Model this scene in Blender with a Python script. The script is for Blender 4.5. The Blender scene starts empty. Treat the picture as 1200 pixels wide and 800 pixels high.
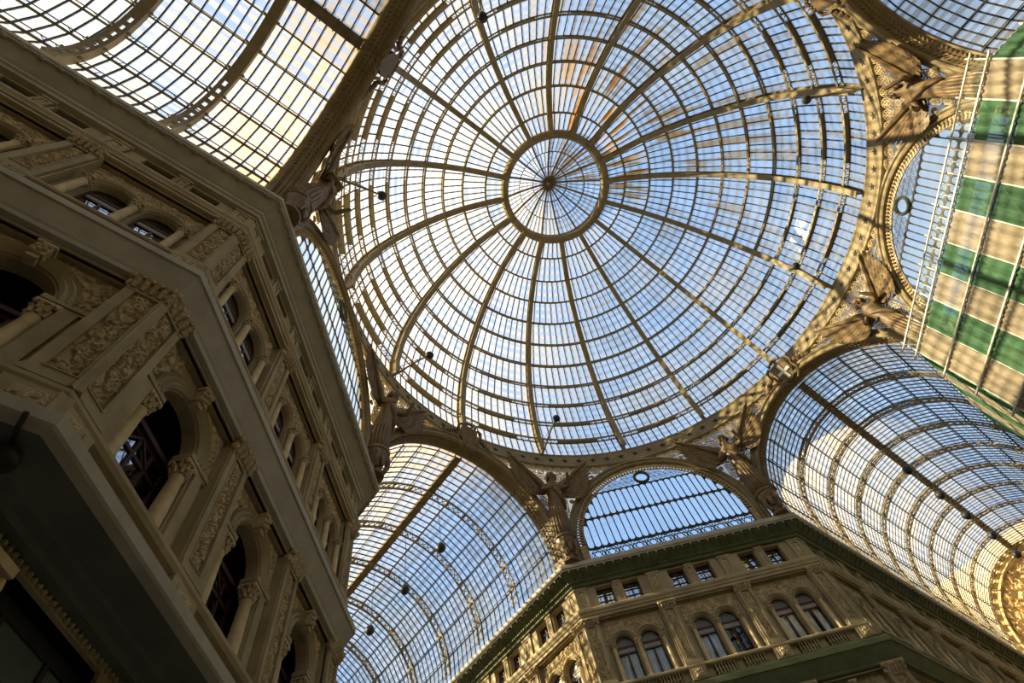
import bpy, bmesh, math, random
import numpy as np
from mathutils import Matrix, Vector
from mathutils.geometry import tessellate_polygon
PI = math.pi; cos = math.cos; sin = math.sin; S2 = math.sqrt(2)
random.seed(4); scn = bpy.context.scene; COL = scn.collection
EYE = 1.6                                  # eye height; every z below is measured from the eye, the floor lies at -1.6

# ---------------------------------------------------------------- camera, sky, sun, exposure
CAMP = Vector((-0.65926, 15.79008, 0.0))
CR = Matrix(((-0.59527943, -0.75563325, -0.27324128), (-0.78814959, 0.48290430, 0.38160667), (-0.15640530, 0.44251760, -0.88301504)))
FPX = 634.12
cam = bpy.data.cameras.new('camera'); camo = bpy.data.objects.new('camera', cam); COL.objects.link(camo)
cam.sensor_width = 36; cam.lens = FPX / 1200 * 36; cam.clip_end = 1000; cam.clip_start = .05
camo.matrix_world = Matrix.Translation(CAMP + Vector((0, 0, EYE))) @ CR.to_4x4()
scn.camera = camo
vs = scn.view_settings; vs.view_transform = 'Standard'; vs.look = 'None'; vs.gamma = 1; vs.exposure = 0.80; vs.use_curve_mapping = False
scn.cycles.transparent_max_bounces = 24; scn.cycles.max_bounces = 8; scn.cycles.sample_clamp_indirect = 4

def nd(t, kind, **kw):
    n = t.nodes.new(kind)
    for k, v in kw.items():
        if k in ('inputs',):
            for a, b in v.items(): n.inputs[a].default_value = b
        else: setattr(n, k, v)
    return n
world = bpy.data.worlds.new('sky'); scn.world = world; world.use_nodes = True
t = world.node_tree; t.nodes.clear(); L = t.links.new
out = nd(t, 'ShaderNodeOutputWorld'); bg = nd(t, 'ShaderNodeBackground'); bg.inputs['Strength'].default_value = 1.0
tc = nd(t, 'ShaderNodeTexCoord')
sep = nd(t, 'ShaderNodeSeparateXYZ'); L(tc.outputs['Generated'], sep.inputs[0])
g = nd(t, 'ShaderNodeValToRGB'); L(sep.outputs['Z'], g.inputs[0])
g.color_ramp.elements[0].position = 0.0; g.color_ramp.elements[0].color = (.60, .62, .64, 1)
g.color_ramp.elements[1].position = .9; g.color_ramp.elements[1].color = (.28, .42, .65, 1)
e_ = g.color_ramp.elements.new(.45); e_.color = (.33, .46, .67, 1)
mp = nd(t, 'ShaderNodeMapping'); mp.inputs['Scale'].default_value = (1, 1, 1.7); L(tc.outputs['Generated'], mp.inputs[0])
nz = nd(t, 'ShaderNodeTexNoise', inputs={'Scale': 3.2, 'Detail': 7, 'Roughness': .58, 'Distortion': .4}); L(mp.outputs[0], nz.inputs['Vector'])
cr = nd(t, 'ShaderNodeValToRGB'); cr.color_ramp.elements[0].position = .47; cr.color_ramp.elements[1].position = .70; L(nz.outputs[0], cr.inputs[0])
mx = nd(t, 'ShaderNodeMixRGB'); mx.inputs[2].default_value = (.53, .52, .50, 1); L(cr.outputs[0], mx.inputs[0]); L(g.outputs[0], mx.inputs[1])
L(mx.outputs[0], bg.inputs[0]); L(bg.outputs[0], out.inputs[0])
SUN_AZ, SUN_EL = math.radians(48), math.radians(24)
sd = Vector((cos(SUN_AZ) * cos(SUN_EL), sin(SUN_AZ) * cos(SUN_EL), sin(SUN_EL)))
sl = bpy.data.lights.new('sun', 'SUN'); sl.energy = 13.0; sl.color = (1.0, .78, .47); sl.angle = .009
so = bpy.data.objects.new('sun', sl); COL.objects.link(so); so.rotation_euler = sd.to_track_quat('Z', 'Y').to_euler(); so.location = sd * 120

# ---------------------------------------------------------------- materials
def mat(name, c1, c2=None, rough=.8, scale=1.5, bump=.0, bscale=20, metal=0.0, spec=.3, detail=6):
    m = bpy.data.materials.new(name); m.use_nodes = True; t = m.node_tree; L = t.links.new
    b = t.nodes['Principled BSDF']; b.inputs['Roughness'].default_value = rough; b.inputs['Metallic'].default_value = metal
    b.inputs['Specular IOR Level'].default_value = spec
    if c2 is None: c2 = tuple(x * .78 for x in c1)
    ge = nd(t, 'ShaderNodeNewGeometry')
    n = nd(t, 'ShaderNodeTexNoise', inputs={'Scale': scale, 'Detail': detail, 'Roughness': .62}); L(ge.outputs['Position'], n.inputs['Vector'])
    r = nd(t, 'ShaderNodeValToRGB'); r.color_ramp.elements[0].position = .35; r.color_ramp.elements[1].position = .65
    r.color_ramp.elements[0].color = (*c2, 1); r.color_ramp.elements[1].color = (*c1, 1)
    L(n.outputs[0], r.inputs[0]); L(r.outputs[0], b.inputs['Base Color'])
    if bump:
        n2 = nd(t, 'ShaderNodeTexNoise', inputs={'Scale': bscale, 'Detail': 4}); L(ge.outputs['Position'], n2.inputs['Vector'])
        bp = nd(t, 'ShaderNodeBump', inputs={'Strength': bump, 'Distance': .02}); L(n2.outputs[0], bp.inputs['Height']); L(bp.outputs[0], b.inputs['Normal'])
    return m
M_ = {}
M_['stone'] = mat('stone', (.42, .34, .195), (.305, .243, .135), .88, .9, .35, 26)
M_['carve'] = mat('carved_stone', (.56, .44, .25), (.38, .29, .155), .85, 2.5, .25, 40)
M_['marble'] = mat('column_marble', (.70, .56, .32), (.54, .42, .22), .8, 3.0)
M_['soffit'] = mat('grey_render', (.44, .405, .31), (.36, .325, .245), .85, 1.0, .3, 40)
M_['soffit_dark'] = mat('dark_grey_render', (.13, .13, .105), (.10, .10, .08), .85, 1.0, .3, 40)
M_['green'] = mat('green_cornice_paint', (.135, .15, .075), (.095, .105, .05), .8, 1.2, .15, 30)
M_['iron'] = mat('tan_painted_iron', (.25, .195, .10), (.18, .137, .068), .6, 1.3)
M_['bar'] = mat('dark_glazing_bar', (.05, .042, .028), None, .6, 2)
M_['lattice'] = mat('lattice_iron', (.20, .155, .085), (.12, .09, .05), .65, 2)
M_['bronze'] = mat('bronze_patina', (.20, .13, .058), (.12, .078, .035), .5, 3, .2, 30)
M_['gild'] = mat('pale_gilt_ornament', (.50, .37, .17), (.36, .26, .12), .6, 3)
M_['wood'] = mat('red_brown_window_wood', (.07, .028, .020), None, .5, 4)
M_['dark'] = mat('dark_interior', (.020, .018, .016), None, .9, 1)
M_['void'] = mat('dark_star_inlay', (.03, .02, .015), None, .7, 5)
M_['curtain'] = mat('white_curtain', (.95, .96, .96), (.84, .86, .87), .9, 3)
M_['panelgrey'] = mat('grey_transom_panel', (.40, .37, .32), None, .7, 2)
M_['fan'] = mat('grey_frosted_fanlight', (.20, .20, .175), None, .25, 2)
M_['shopglass'] = mat('teal_shop_glass', (.13, .17, .155), None, .04, 1, spec=.9)
M_['pole'] = mat('galvanised_tube', (.72, .70, .62), None, .5, 4)
M_['deck'] = mat('scaffold_plank', (.42, .32, .17), None, .85, 2)
M_['lamp'] = mat('black_lamp_metal', (.035, .035, .03), None, .45, 4)
M_['floor'] = mat('pale_marble_paving', (.52, .48, .42), (.40, .36, .31), .4, .25)
M_['shield'] = mat('red_shield', (.22, .07, .03), None, .5, 5)
M_['white'] = mat('white_enamel', (.8, .76, .66), None, .5, 5)
M_['wreath'] = mat('dark_green_wreath', (.07, .085, .05), (.03, .04, .02), .7, 12)
M_['relief'] = mat('cream_relief_plaster', (.80, .60, .30), (.62, .44, .20), .8, 4)
M_['endwall'] = mat('cream_end_wall', (.72, .56, .30), (.60, .45, .23), .85, 1)

def glass_mat(name, base, band, stain, warm=.25, rust=False, tint=(.93, .97, 1.0)):
    """Old wired roof glass: mostly clear, with dusty laps across each pane and stains. uv = along / up a pane, integer part of u = pane seed."""
    m = bpy.data.materials.new(name); m.use_nodes = True; t = m.node_tree; t.nodes.clear(); L = t.links.new
    o = nd(t, 'ShaderNodeOutputMaterial'); uv = nd(t, 'ShaderNodeUVMap'); uv.uv_map = 'pane'
    s = nd(t, 'ShaderNodeSeparateXYZ'); L(uv.outputs[0], s.inputs[0])
    def ma(op, a, b=None, c=None, clamp=False):
        n = nd(t, 'ShaderNodeMath', operation=op, use_clamp=clamp)
        for i, x in enumerate((a, b, c)):
            if x is None: continue
            if isinstance(x, (int, float)): n.inputs[i].default_value = x
            else: L(x, n.inputs[i])
        return n.outputs[0]
    fl = ma('FLOOR', s.outputs['X'])
    wn = nd(t, 'ShaderNodeTexWhiteNoise', noise_dimensions='1D'); L(fl, wn.inputs['W'])
    rnd = wn.outputs['Value']
    # laps: soft white strips at v = 0, .38, .72
    v = s.outputs['Y']
    b = None
    for c, wdt in ((.0, .13), (.40, .10), (.74, .09), (1.0, .10)):
        d = ma('ABSOLUTE', ma('SUBTRACT', v, c)); q = ma('SUBTRACT', 1.0, ma('DIVIDE', d, wdt), clamp=True)
        q = ma('MULTIPLY', q, 1.6, clamp=True)
        b = q if b is None else ma('MAXIMUM', b, q)
    ge = nd(t, 'ShaderNodeNewGeometry')
    n1 = nd(t, 'ShaderNodeTexNoise', inputs={'Scale': .35, 'Detail': 6, 'Roughness': .65}); L(ge.outputs['Position'], n1.inputs['Vector'])
    st = nd(t, 'ShaderNodeMapRange', inputs={'From Min': .42, 'From Max': .72}); L(n1.outputs[0], st.inputs[0])
    fac = ma('ADD', ma('ADD', ma('MULTIPLY', b, band), base), ma('ADD', ma('MULTIPLY', st.outputs[0], stain), ma('MULTIPLY', rnd, .10)), clamp=True)
    n2 = nd(t, 'ShaderNodeTexNoise', inputs={'Scale': .16, 'Detail': 3}); L(ge.outputs['Position'], n2.inputs['Vector'])
    wr = nd(t, 'ShaderNodeMapRange', inputs={'From Min': .45, 'From Max': .70, 'To Max': warm}); L(n2.outputs[0], wr.inputs[0])
    wf = ma('ADD', wr.outputs[0], ma('MULTIPLY', rnd, .12), clamp=True)
    col = nd(t, 'ShaderNodeMixRGB'); col.inputs[1].default_value = (.50, .51, .51, 1); col.inputs[2].default_value = (.56, .455, .27, 1); L(wf, col.inputs[0])
    colo = col.outputs[0]; tintc = nd(t, 'ShaderNodeRGB'); tintc.outputs[0].default_value = (*tint, 1); tinto = tintc.outputs[0]
    if name == 'vault_glass':              # sunlit cream glow beside the drum, painted into the first bay's glass
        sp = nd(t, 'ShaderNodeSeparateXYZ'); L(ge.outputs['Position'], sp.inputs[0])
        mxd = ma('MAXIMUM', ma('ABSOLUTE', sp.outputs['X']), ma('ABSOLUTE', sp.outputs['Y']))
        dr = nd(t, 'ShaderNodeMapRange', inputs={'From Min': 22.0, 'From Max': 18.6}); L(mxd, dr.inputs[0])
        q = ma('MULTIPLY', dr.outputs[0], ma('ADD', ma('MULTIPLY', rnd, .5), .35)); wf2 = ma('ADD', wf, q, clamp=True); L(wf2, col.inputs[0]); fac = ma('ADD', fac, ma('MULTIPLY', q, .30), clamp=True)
    if rust:                               # rust streaks running down the dome along its meridians
        sp = nd(t, 'ShaderNodeSeparateXYZ'); L(ge.outputs['Position'], sp.inputs[0])
        an = ma('ARCTAN2', sp.outputs['Y'], sp.outputs['X'])
        rr = ma('SQRT', ma('ADD', ma('MULTIPLY', sp.outputs['X'], sp.outputs['X']), ma('MULTIPLY', sp.outputs['Y'], sp.outputs['Y'])))
        cb = nd(t, 'ShaderNodeCombineXYZ'); L(ma('MULTIPLY', an, 9.0), cb.inputs[0]); L(ma('MULTIPLY', rr, .10), cb.inputs[1])
        n3 = nd(t, 'ShaderNodeTexNoise', inputs={'Scale': 2.2, 'Detail': 2}); L(cb.outputs[0], n3.inputs['Vector'])
        r1 = nd(t, 'ShaderNodeMapRange', inputs={'From Min': .52, 'From Max': .62}); L(n3.outputs[0], r1.inputs[0])
        # the leak runs on the quarter of the dome away from the afternoon sun
        side = ma('COSINE', ma('SUBTRACT', an, math.radians(-168)))
        r2 = nd(t, 'ShaderNodeMapRange', inputs={'From Min': .35, 'From Max': .9}); L(side, r2.inputs[0])
        r3 = nd(t, 'ShaderNodeMapRange', inputs={'From Min': 17.5, 'From Max': 8.0, 'To Min': .25}); L(rr, r3.inputs[0])
        rf = ma('MULTIPLY', ma('MULTIPLY', r1.outputs[0], r2.outputs[0]), r3.outputs[0], clamp=True)
        c2 = nd(t, 'ShaderNodeMixRGB'); c2.inputs[2].default_value = (.75, .40, .10, 1); L(rf, c2.inputs[0]); L(colo, c2.inputs[1]); colo = c2.outputs[0]
        c3 = nd(t, 'ShaderNodeMixRGB'); c3.inputs[2].default_value = (.85, .60, .28, 1); L(rf, c3.inputs[0]); L(tinto, c3.inputs[1]); tinto = c3.outputs[0]
        fac = ma('ADD', fac, ma('MULTIPLY', rf, .45), clamp=True)
    tr = nd(t, 'ShaderNodeBsdfTransparent'); L(tinto, tr.inputs[0])
    tl = nd(t, 'ShaderNodeBsdfTranslucent'); L(colo, tl.inputs[0])
    df = nd(t, 'ShaderNodeBsdfDiffuse'); L(colo, df.inputs[0])
    m1 = nd(t, 'ShaderNodeMixShader', inputs={0: .2}); L(tl.outputs[0], m1.inputs[1]); L(df.outputs[0], m1.inputs[2])
    m2 = nd(t, 'ShaderNodeMixShader'); L(fac, m2.inputs[0]); L(tr.outputs[0], m2.inputs[1]); L(m1.outputs[0], m2.inputs[2])
    gl = nd(t, 'ShaderNodeBsdfGlossy', inputs={'Roughness': .08}); m3 = nd(t, 'ShaderNodeMixShader', inputs={0: .03})
    L(m2.outputs[0], m3.inputs[1]); L(gl.outputs[0], m3.inputs[2]); L(m3.outputs[0], o.inputs[0])
    return m
M_['dglass'] = glass_mat('dome_glass', .03, .24, .18, .55, True)
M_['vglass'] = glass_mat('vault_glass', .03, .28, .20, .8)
M_['lglass'] = glass_mat('lunette_glass', .03, .02, .10, .0, tint=(.86, .94, 1.0))
M_['pglass'] = glass_mat('pendentive_glass', .45, .0, .25, .35)

def pane_mat(name, dark, gloss):
    m = bpy.data.materials.new(name); m.use_nodes = True; t = m.node_tree; t.nodes.clear(); L = t.links.new
    o = nd(t, 'ShaderNodeOutputMaterial'); tr = nd(t, 'ShaderNodeBsdfTransparent'); tr.inputs[0].default_value = (dark, dark * 1.02, dark, 1)
    gl = nd(t, 'ShaderNodeBsdfGlossy', inputs={'Roughness': .015}); gl.inputs[0].default_value = (.9, .95, 1, 1)
    fr = nd(t, 'ShaderNodeFresnel', inputs={'IOR': 1.5}); ad = nd(t, 'ShaderNodeMath', operation='ADD', use_clamp=True); ad.inputs[1].default_value = gloss; L(fr.outputs[0], ad.inputs[0])
    mx = nd(t, 'ShaderNodeMixShader'); L(ad.outputs[0], mx.inputs[0]); L(tr.outputs[0], mx.inputs[1]); L(gl.outputs[0], mx.inputs[2]); L(mx.outputs[0], o.inputs[0])
    return m
M_['wpane'] = pane_mat('window_pane', .6, .36)
M_['wpane_clear'] = pane_mat('curtained_window_pane', .96, -.02)

def net_mat(name, col, op):
    m = bpy.data.materials.new(name); m.use_nodes = True; t = m.node_tree; t.nodes.clear(); L = t.links.new
    o = nd(t, 'ShaderNodeOutputMaterial'); tr = nd(t, 'ShaderNodeBsdfTransparent')
    tl = nd(t, 'ShaderNodeBsdfTranslucent'); df = nd(t, 'ShaderNodeBsdfDiffuse')
    ge = nd(t, 'ShaderNodeNewGeometry'); n = nd(t, 'ShaderNodeTexNoise', inputs={'Scale': 1.2, 'Detail': 5}); L(ge.outputs['Position'], n.inputs['Vector'])
    r = nd(t, 'ShaderNodeValToRGB'); r.color_ramp.elements[0].color = (*[x * .7 for x in col], 1); r.color_ramp.elements[1].color = (*col, 1); L(n.outputs[0], r.inputs[0])
    L(r.outputs[0], tl.inputs[0]); L(r.outputs[0], df.inputs[0])
    m1 = nd(t, 'ShaderNodeMixShader', inputs={0: .5}); L(tl.outputs[0], m1.inputs[1]); L(df.outputs[0], m1.inputs[2])
    m2 = nd(t, 'ShaderNodeMixShader', inputs={0: op}); L(tr.outputs[0], m2.inputs[1]); L(m1.outputs[0], m2.inputs[2]); L(m2.outputs[0], o.inputs[0])
    return m
M_['netg'] = net_mat('green_net', (.12, .27, .14), .80)
M_['netb'] = net_mat('beige_net', (.60, .50, .35), .80)
M_['nett'] = net_mat('thin_top_net', (.62, .66, .50), .16)

# ---------------------------------------------------------------- helpers
W = {}                                     # world matrix (before the eye-height shift) of every object
LIFT = Matrix.Translation((0, 0, EYE))
def place(o, M, parent=None):
    COL.objects.link(o); W[o.name] = M
    if parent is None: o.matrix_basis = LIFT @ M
    else: o.parent = parent; o.matrix_basis = W[parent.name].inverted() @ M
    return o
I4 = Matrix.Identity(4)
def tag(o, label, cat, group=None):
    o['label'] = label; o['category'] = cat
    if group: o['group'] = group
    return o
def thing(name, label, cat, loc=(0, 0, 0), group=None, M=None):
    o = bpy.data.objects.new(name, None); o.empty_display_size = .3
    place(o, M if M is not None else Matrix.Translation(loc)); return tag(o, label, cat, group)
def ob(name, me, parent=None, M=I4, label=None, kind=None):
    o = bpy.data.objects.new(name, me); place(o, M, parent)
    if label: o['label'] = label
    if kind: o['kind'] = kind
    return o
def V(*a): return Vector(a)

class MB:
    def __init__(s): s.v = []; s.f = []; s.uv = None
    def add(s, vs, fs):
        n = len(s.v); s.v += [tuple(p) for p in vs]; s.f += [tuple(i + n for i in f) for f in fs]; return s
    def box(s, x0, x1, y0, y1, z0, z1):
        return s.add([(x0, y0, z0), (x1, y0, z0), (x1, y1, z0), (x0, y1, z0), (x0, y0, z1), (x1, y0, z1), (x1, y1, z1), (x0, y1, z1)],
                     [(0, 3, 2, 1), (4, 5, 6, 7), (0, 1, 5, 4), (1, 2, 6, 5), (2, 3, 7, 6), (3, 0, 4, 7)])
    def beam(s, a, b, w, h, up=(0, 0, 1)):
        a = Vector(a); b = Vector(b); d = (b - a).normalized(); u = Vector(up); x = d.cross(u)
        if x.length < 1e-4: x = d.cross(Vector((1, 0, 0)))
        x.normalize(); y = x.cross(d).normalized(); x = x * w / 2; y = y * h / 2
        return s.add([a - x - y, a + x - y, a + x + y, a - x + y, b - x - y, b + x - y, b + x + y, b - x + y],
                     [(0, 3, 2, 1), (4, 5, 6, 7), (0, 1, 5, 4), (1, 2, 6, 5), (2, 3, 7, 6), (3, 0, 4, 7)])
    def loft(s, rings, closed_ring=True, closed_path=False, caps=True):
        n = len(rings[0]); base = len(s.v)
        for r in rings: s.v += [tuple(p) for p in r]
        m = len(rings)
        for i in range(m if closed_path else m - 1):
            a = base + i * n; b = base + ((i + 1) % m) * n
            for j in range(n if closed_ring else n - 1):
                k = (j + 1) % n; s.f.append((a + j, a + k, b + k, b + j))
        if caps and closed_ring and not closed_path:
            s.f.append(tuple(base + j for j in reversed(range(n)))); s.f.append(tuple(base + (m - 1) * n + j for j in range(n)))
        return s
    def tube(s, pts, r, n=6, closed=False):
        pts = [Vector(p) for p in pts]; rings = []; m = len(pts)
        for i, p in enumerate(pts):
            a = pts[(i - 1) % m] if (closed or i) else p; b = pts[(i + 1) % m] if (closed or i < m - 1) else p
            d = (b - a).normalized(); x = d.cross(Vector((0.13, 0.21, .97)))
            if x.length < .05: x = d.cross(Vector((1, 0, 0)))
            x.normalize(); y = d.cross(x); rr = r[i] if isinstance(r, (list, tuple)) else r
            rings.append([p + x * rr * cos(2 * PI * j / n) + y * rr * sin(2 * PI * j / n) for j in range(n)])
        return s.loft(rings, True, closed)
    def lathe(s, prof, n=10, M=I4):
        return s.loft([[M @ Vector((r * cos(2 * PI * j / n), r * sin(2 * PI * j / n), z)) for j in range(n)] for r, z in prof])
    def ball(s, c, rx, ry, rz, n=6, m=4):
        pr = [(sin(PI * i / m), -cos(PI * i / m)) for i in range(m + 1)]
        return s.loft([[(c[0] + rx * max(a, .02) * cos(2 * PI * j / n), c[1] + ry * max(a, .02) * sin(2 * PI * j / n), c[2] + rz * b) for j in range(n)] for a, b in pr])
    def plate(s, outer, holes, y0, y1, hole_depth=None, back=False):
        """flat plate in XZ at y0 with holes; reveals run to y1"""
        loops = [outer] + holes
        tri = tessellate_polygon([[Vector((x, z, 0)) for x, z in l] for l in loops])
        flat = [p for l in loops for p in l]; n = len(s.v)
        s.v += [(x, y0, z) for x, z in flat]; s.f += [tuple(n + i for i in q) for q in tri]
        if back:
            n2 = len(s.v); s.v += [(x, y1, z) for x, z in flat]; s.f += [tuple(n2 + i for i in reversed(q)) for q in tri]
        for l in (loops if back else holes):
            k = len(l); b = len(s.v); s.v += [(x, y0, z) for x, z in l] + [(x, y1, z) for x, z in l]
            s.f += [(b + i, b + (i + 1) % k, b + k + (i + 1) % k, b + k + i) for i in range(k)]
        return s
    def mesh(s, name, m, smooth=False):
        me = bpy.data.meshes.new(name); me.from_pydata(s.v, [], s.f); me.materials.append(M_[m] if isinstance(m, str) else m)
        bm = bmesh.new(); bm.from_mesh(me); bmesh.ops.recalc_face_normals(bm, faces=bm.faces); bm.to_mesh(me); bm.free()
        if smooth: me.polygons.foreach_set('use_smooth', [True] * len(me.polygons))
        me.update(); return me
    def obj(s, name, m, parent=None, M=I4, smooth=False, **kw): return ob(name, s.mesh(name, m, smooth), parent, M, **kw)

def rect(x0, x1, z0, z1): return [(x0, z0), (x1, z0), (x1, z1), (x0, z1)]
def arched(cx, hw, z0, zs, n=14, r=None):
    r = r or hw
    return [(cx - hw, z0), (cx + hw, z0)] + [(cx + r * cos(PI * i / n), zs + r * sin(PI * i / n)) for i in range(n + 1)]
def arc_xz(cx, cz, r, a0, a1, n): return [(cx + r * cos(a0 + (a1 - a0) * i / n), cz + r * sin(a0 + (a1 - a0) * i / n)) for i in range(n + 1)]

def project(p):
    q = CR.transposed() @ (Vector(p) - CAMP)
    if q.z > -.1: return None
    return (600 + FPX * q.x / -q.z, 400 - FPX * q.y / -q.z)
def pane_area(q):
    pp = [project(p) for p in q]
    if any(p is None for p in pp): return 0
    cx = sum(p[0] for p in pp) / 4; cy = sum(p[1] for p in pp) / 4
    if not (0 <= cx <= 1200 and 0 <= cy <= 800): return 0
    return abs(sum(pp[i][0] * pp[(i + 1) % 4][1] - pp[(i + 1) % 4][0] * pp[i][1] for i in range(4))) / 2
PSEED = [0]
def pane_mesh(name, quads, m, th=.012):
    v = []; f = []; uv = []
    for q in quads:
        q = [Vector(p) for p in q]; nrm = (q[1] - q[0]).cross(q[3] - q[0])
        if nrm.length < 1e-9: nrm = (q[2] - q[0]).cross(q[3] - q[1])
        nrm.normalize(); b = len(v); PSEED[0] += 1; s = PSEED[0] % 997
        v += [tuple(p - nrm * th / 2) for p in q] + [tuple(p + nrm * th / 2) for p in q]
        U = [(s + .01, 0), (s + .99, 0), (s + .99, 1), (s + .01, 1)] * 2
        for g_ in ((3, 2, 1, 0), (4, 5, 6, 7), (0, 1, 5, 4), (1, 2, 6, 5), (2, 3, 7, 6), (3, 0, 4, 7)):
            f.append(tuple(b + i for i in g_)); uv += [c for i in g_ for c in U[i]]
    me = bpy.data.meshes.new(name); me.from_pydata(v, [], f); me.materials.append(M_[m])
    l = me.uv_layers.new(name='pane'); l.data.foreach_set('uv', uv); me.update(); return me
def glaze(parent, quads, m, best=290, name='pane', rest='far_panes', scale_ok=True):
    """the panes that show largest are parts of their own, the rest one part"""
    order = sorted(range(len(quads)), key=lambda i: -pane_area(quads[i])); top = set(i for i in order[:best] if pane_area(quads[i]) > 4)
    for i in sorted(top):
        q = [Vector(p) for p in quads[i]]; c = sum(q, Vector()) / 4
        ob(name, pane_mesh(name, [[p - c for p in q]], m), parent, Matrix.Translation(c))
    left = [quads[i] for i in range(len(quads)) if i not in top]
    if left: ob(rest, pane_mesh(rest, left, m), parent, kind='stuff')

# relief carving as a height field -------------------------------------------------
def spiral(cx, cz, r, turns, a0, sgn, n=46):
    return [(cx + r * (1 - .86 * i / n) * cos(a0 + sgn * turns * 2 * PI * i / n), cz + r * (1 - .86 * i / n) * sin(a0 + sgn * turns * 2 * PI * i / n), .55 + .45 * i / n) for i in range(n)]
def carving(name, w, h, res, seed, depth=.07, mask=None, m='carve', cell=None):
    rs = random.Random(seed); nx = max(6, int(w / res)); nz = max(6, int(h / res))
    X, Z = np.meshgrid(np.linspace(-w / 2, w / 2, nx + 1), np.linspace(0, h, nz + 1)); H = np.zeros_like(X)
    pts = []                               # x, z, radius, height
    cs = cell or w; nr = max(1, int(round(w / cs))); lw = w / nr; k = max(2, int(round(h / (lw * .62)))) if not cell else max(1, int(round(h / (cs * .8)))); lh = h
    for col_ in range(nr):
      ox = -w / 2 + (col_ + .5) * lw
      for i in range(k):
        c = (i + .5) * lh / k; sg = 1 if (i + col_) % 2 else -1; r = lw * rs.uniform(.27, .36); dx = 0 if cell else sg * lw * .13
        for x, z, q in spiral(ox + dx, c, r, rs.uniform(1.1, 1.6), rs.uniform(0, 6.3), sg): pts.append((x, z, lw * .055, .75 * q + .2))
        pts.append((ox + dx, c, lw * .10, 1.0))
        for _ in range(9):
            a = rs.uniform(0, 6.3); d = rs.uniform(.25, .48) * lw; x0 = ox + dx + d * cos(a); z0 = c + d * sin(a); an = rs.uniform(0, 6.3)
            for j in range(5): pts.append((x0 + lw * .035 * j * cos(an + j * .3), z0 + lw * .035 * j * sin(an + j * .3), lw * (.055 - .006 * j), rs.uniform(.5, .95)))
    for x, z, r, hh in pts:
        d2 = ((X - x) ** 2 + (Z - z) ** 2) / (r * r * 1.7); H = np.maximum(H, np.where(d2 < 1, hh * np.sqrt(np.clip(1 - d2, 0, 1)), 0))
    H[0, :] = H[-1, :] = 0; H[:, 0] = H[:, -1] = 0
    v = [(float(X[j, i]), float(-H[j, i] * depth), float(Z[j, i])) for j in range(nz + 1) for i in range(nx + 1)]; f = []
    for j in range(nz):
        for i in range(nx):
            if mask and mask((X[j, i] + X[j, i + 1]) / 2, (Z[j, i] + Z[j + 1, i]) / 2): continue
            a = j * (nx + 1) + i; f.append((a, a + 1, a + nx + 2, a + nx + 1))
    b = MB(); b.v = v; b.f = f
    me = bpy.data.meshes.new(name); me.from_pydata(v, [], f); me.materials.append(M_[m]); me.update(); return me

def Rz(a): return Matrix.Rotation(a, 4, 'Z')
def T(x=0, y=0, z=0): return Matrix.Translation((x, y, z))

# ---------------------------------------------------------------- plan of the crossing
w0, D0, ZC = 6.4989, 16.9845, 23.33        # half width between arm cornices, apothem of the canted fronts, cornice lip
ARM = {'A': 0.0, 'C': -PI / 2, 'E': PI, 'F': PI / 2}; ALEN = {'A': 53, 'C': 56.0, 'E': 47, 'F': 47}
def outline(e, q):
    """building outline at distance e behind the cornice lip, quadrant q (0 = beside arms F and A)"""
    x = w0 + e; y = (D0 + e) * S2 - x; fl = [ALEN['F'], ALEN['A']] if q == 0 else [ALEN['A'], ALEN['C']] if q == 1 else [ALEN['C'], ALEN['E']] if q == 2 else [ALEN['E'], ALEN['F']]
    r = Rz(-q * PI / 2); return [r @ Vector(p) for p in ((x, fl[0], 0), (x, y, 0), (y, x, 0), (fl[1], x, 0))]
def sweep(q, prof, mb=None):
    mb = mb or MB(); rings = []
    for e, z in prof: rings.append([p + Vector((0, 0, z)) for p in outline(e, q)])
    mb.loft(rings, closed_ring=False, caps=False); return mb
def fframe(q, side, e=.9):
    into = [(1, 0), (1 / S2, 1 / S2), (0, 1)][side]; d = (w0 if side != 1 else D0) + e
    m = Matrix(((into[1], into[0], 0, into[0] * d), (-into[0], into[1], 0, into[1] * d), (0, 0, 1, 0), (0, 0, 0, 1)))
    return Rz(-q * PI / 2) @ m

# ---------------------------------------------------------------- floor and plain ends
fl = MB().box(-75, 75, -75, 75, -1.9, -1.6).obj('floor', 'floor', kind='structure')
for nm, k in (('wall_east', 'A'), ('wall_west', 'E'), ('wall_north', 'F')):
    o = MB(); x = ALEN[k]; o.box(x, x + .6, -9, 9, -1.6, 33); o.obj(nm, 'endwall', M=Rz(ARM[k]), kind='structure')
# the fourth canted front stands behind the viewer: plain wall and cornice
o = sweep(3, [(.9, -1.6), (.9, 7.2), (-.3, 7.3), (-.3, 7.5), (.9, 7.6), (.9, 14.8), (.4, 14.9), (.4, 15.1), (.9, 15.2), (.9, 22.3), (.3, 22.9), (0, 23.1), (0, 23.4), (2, 23.6), (14, 23.6)])
o.obj('wall_northwest', 'stone', kind='structure')

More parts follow.
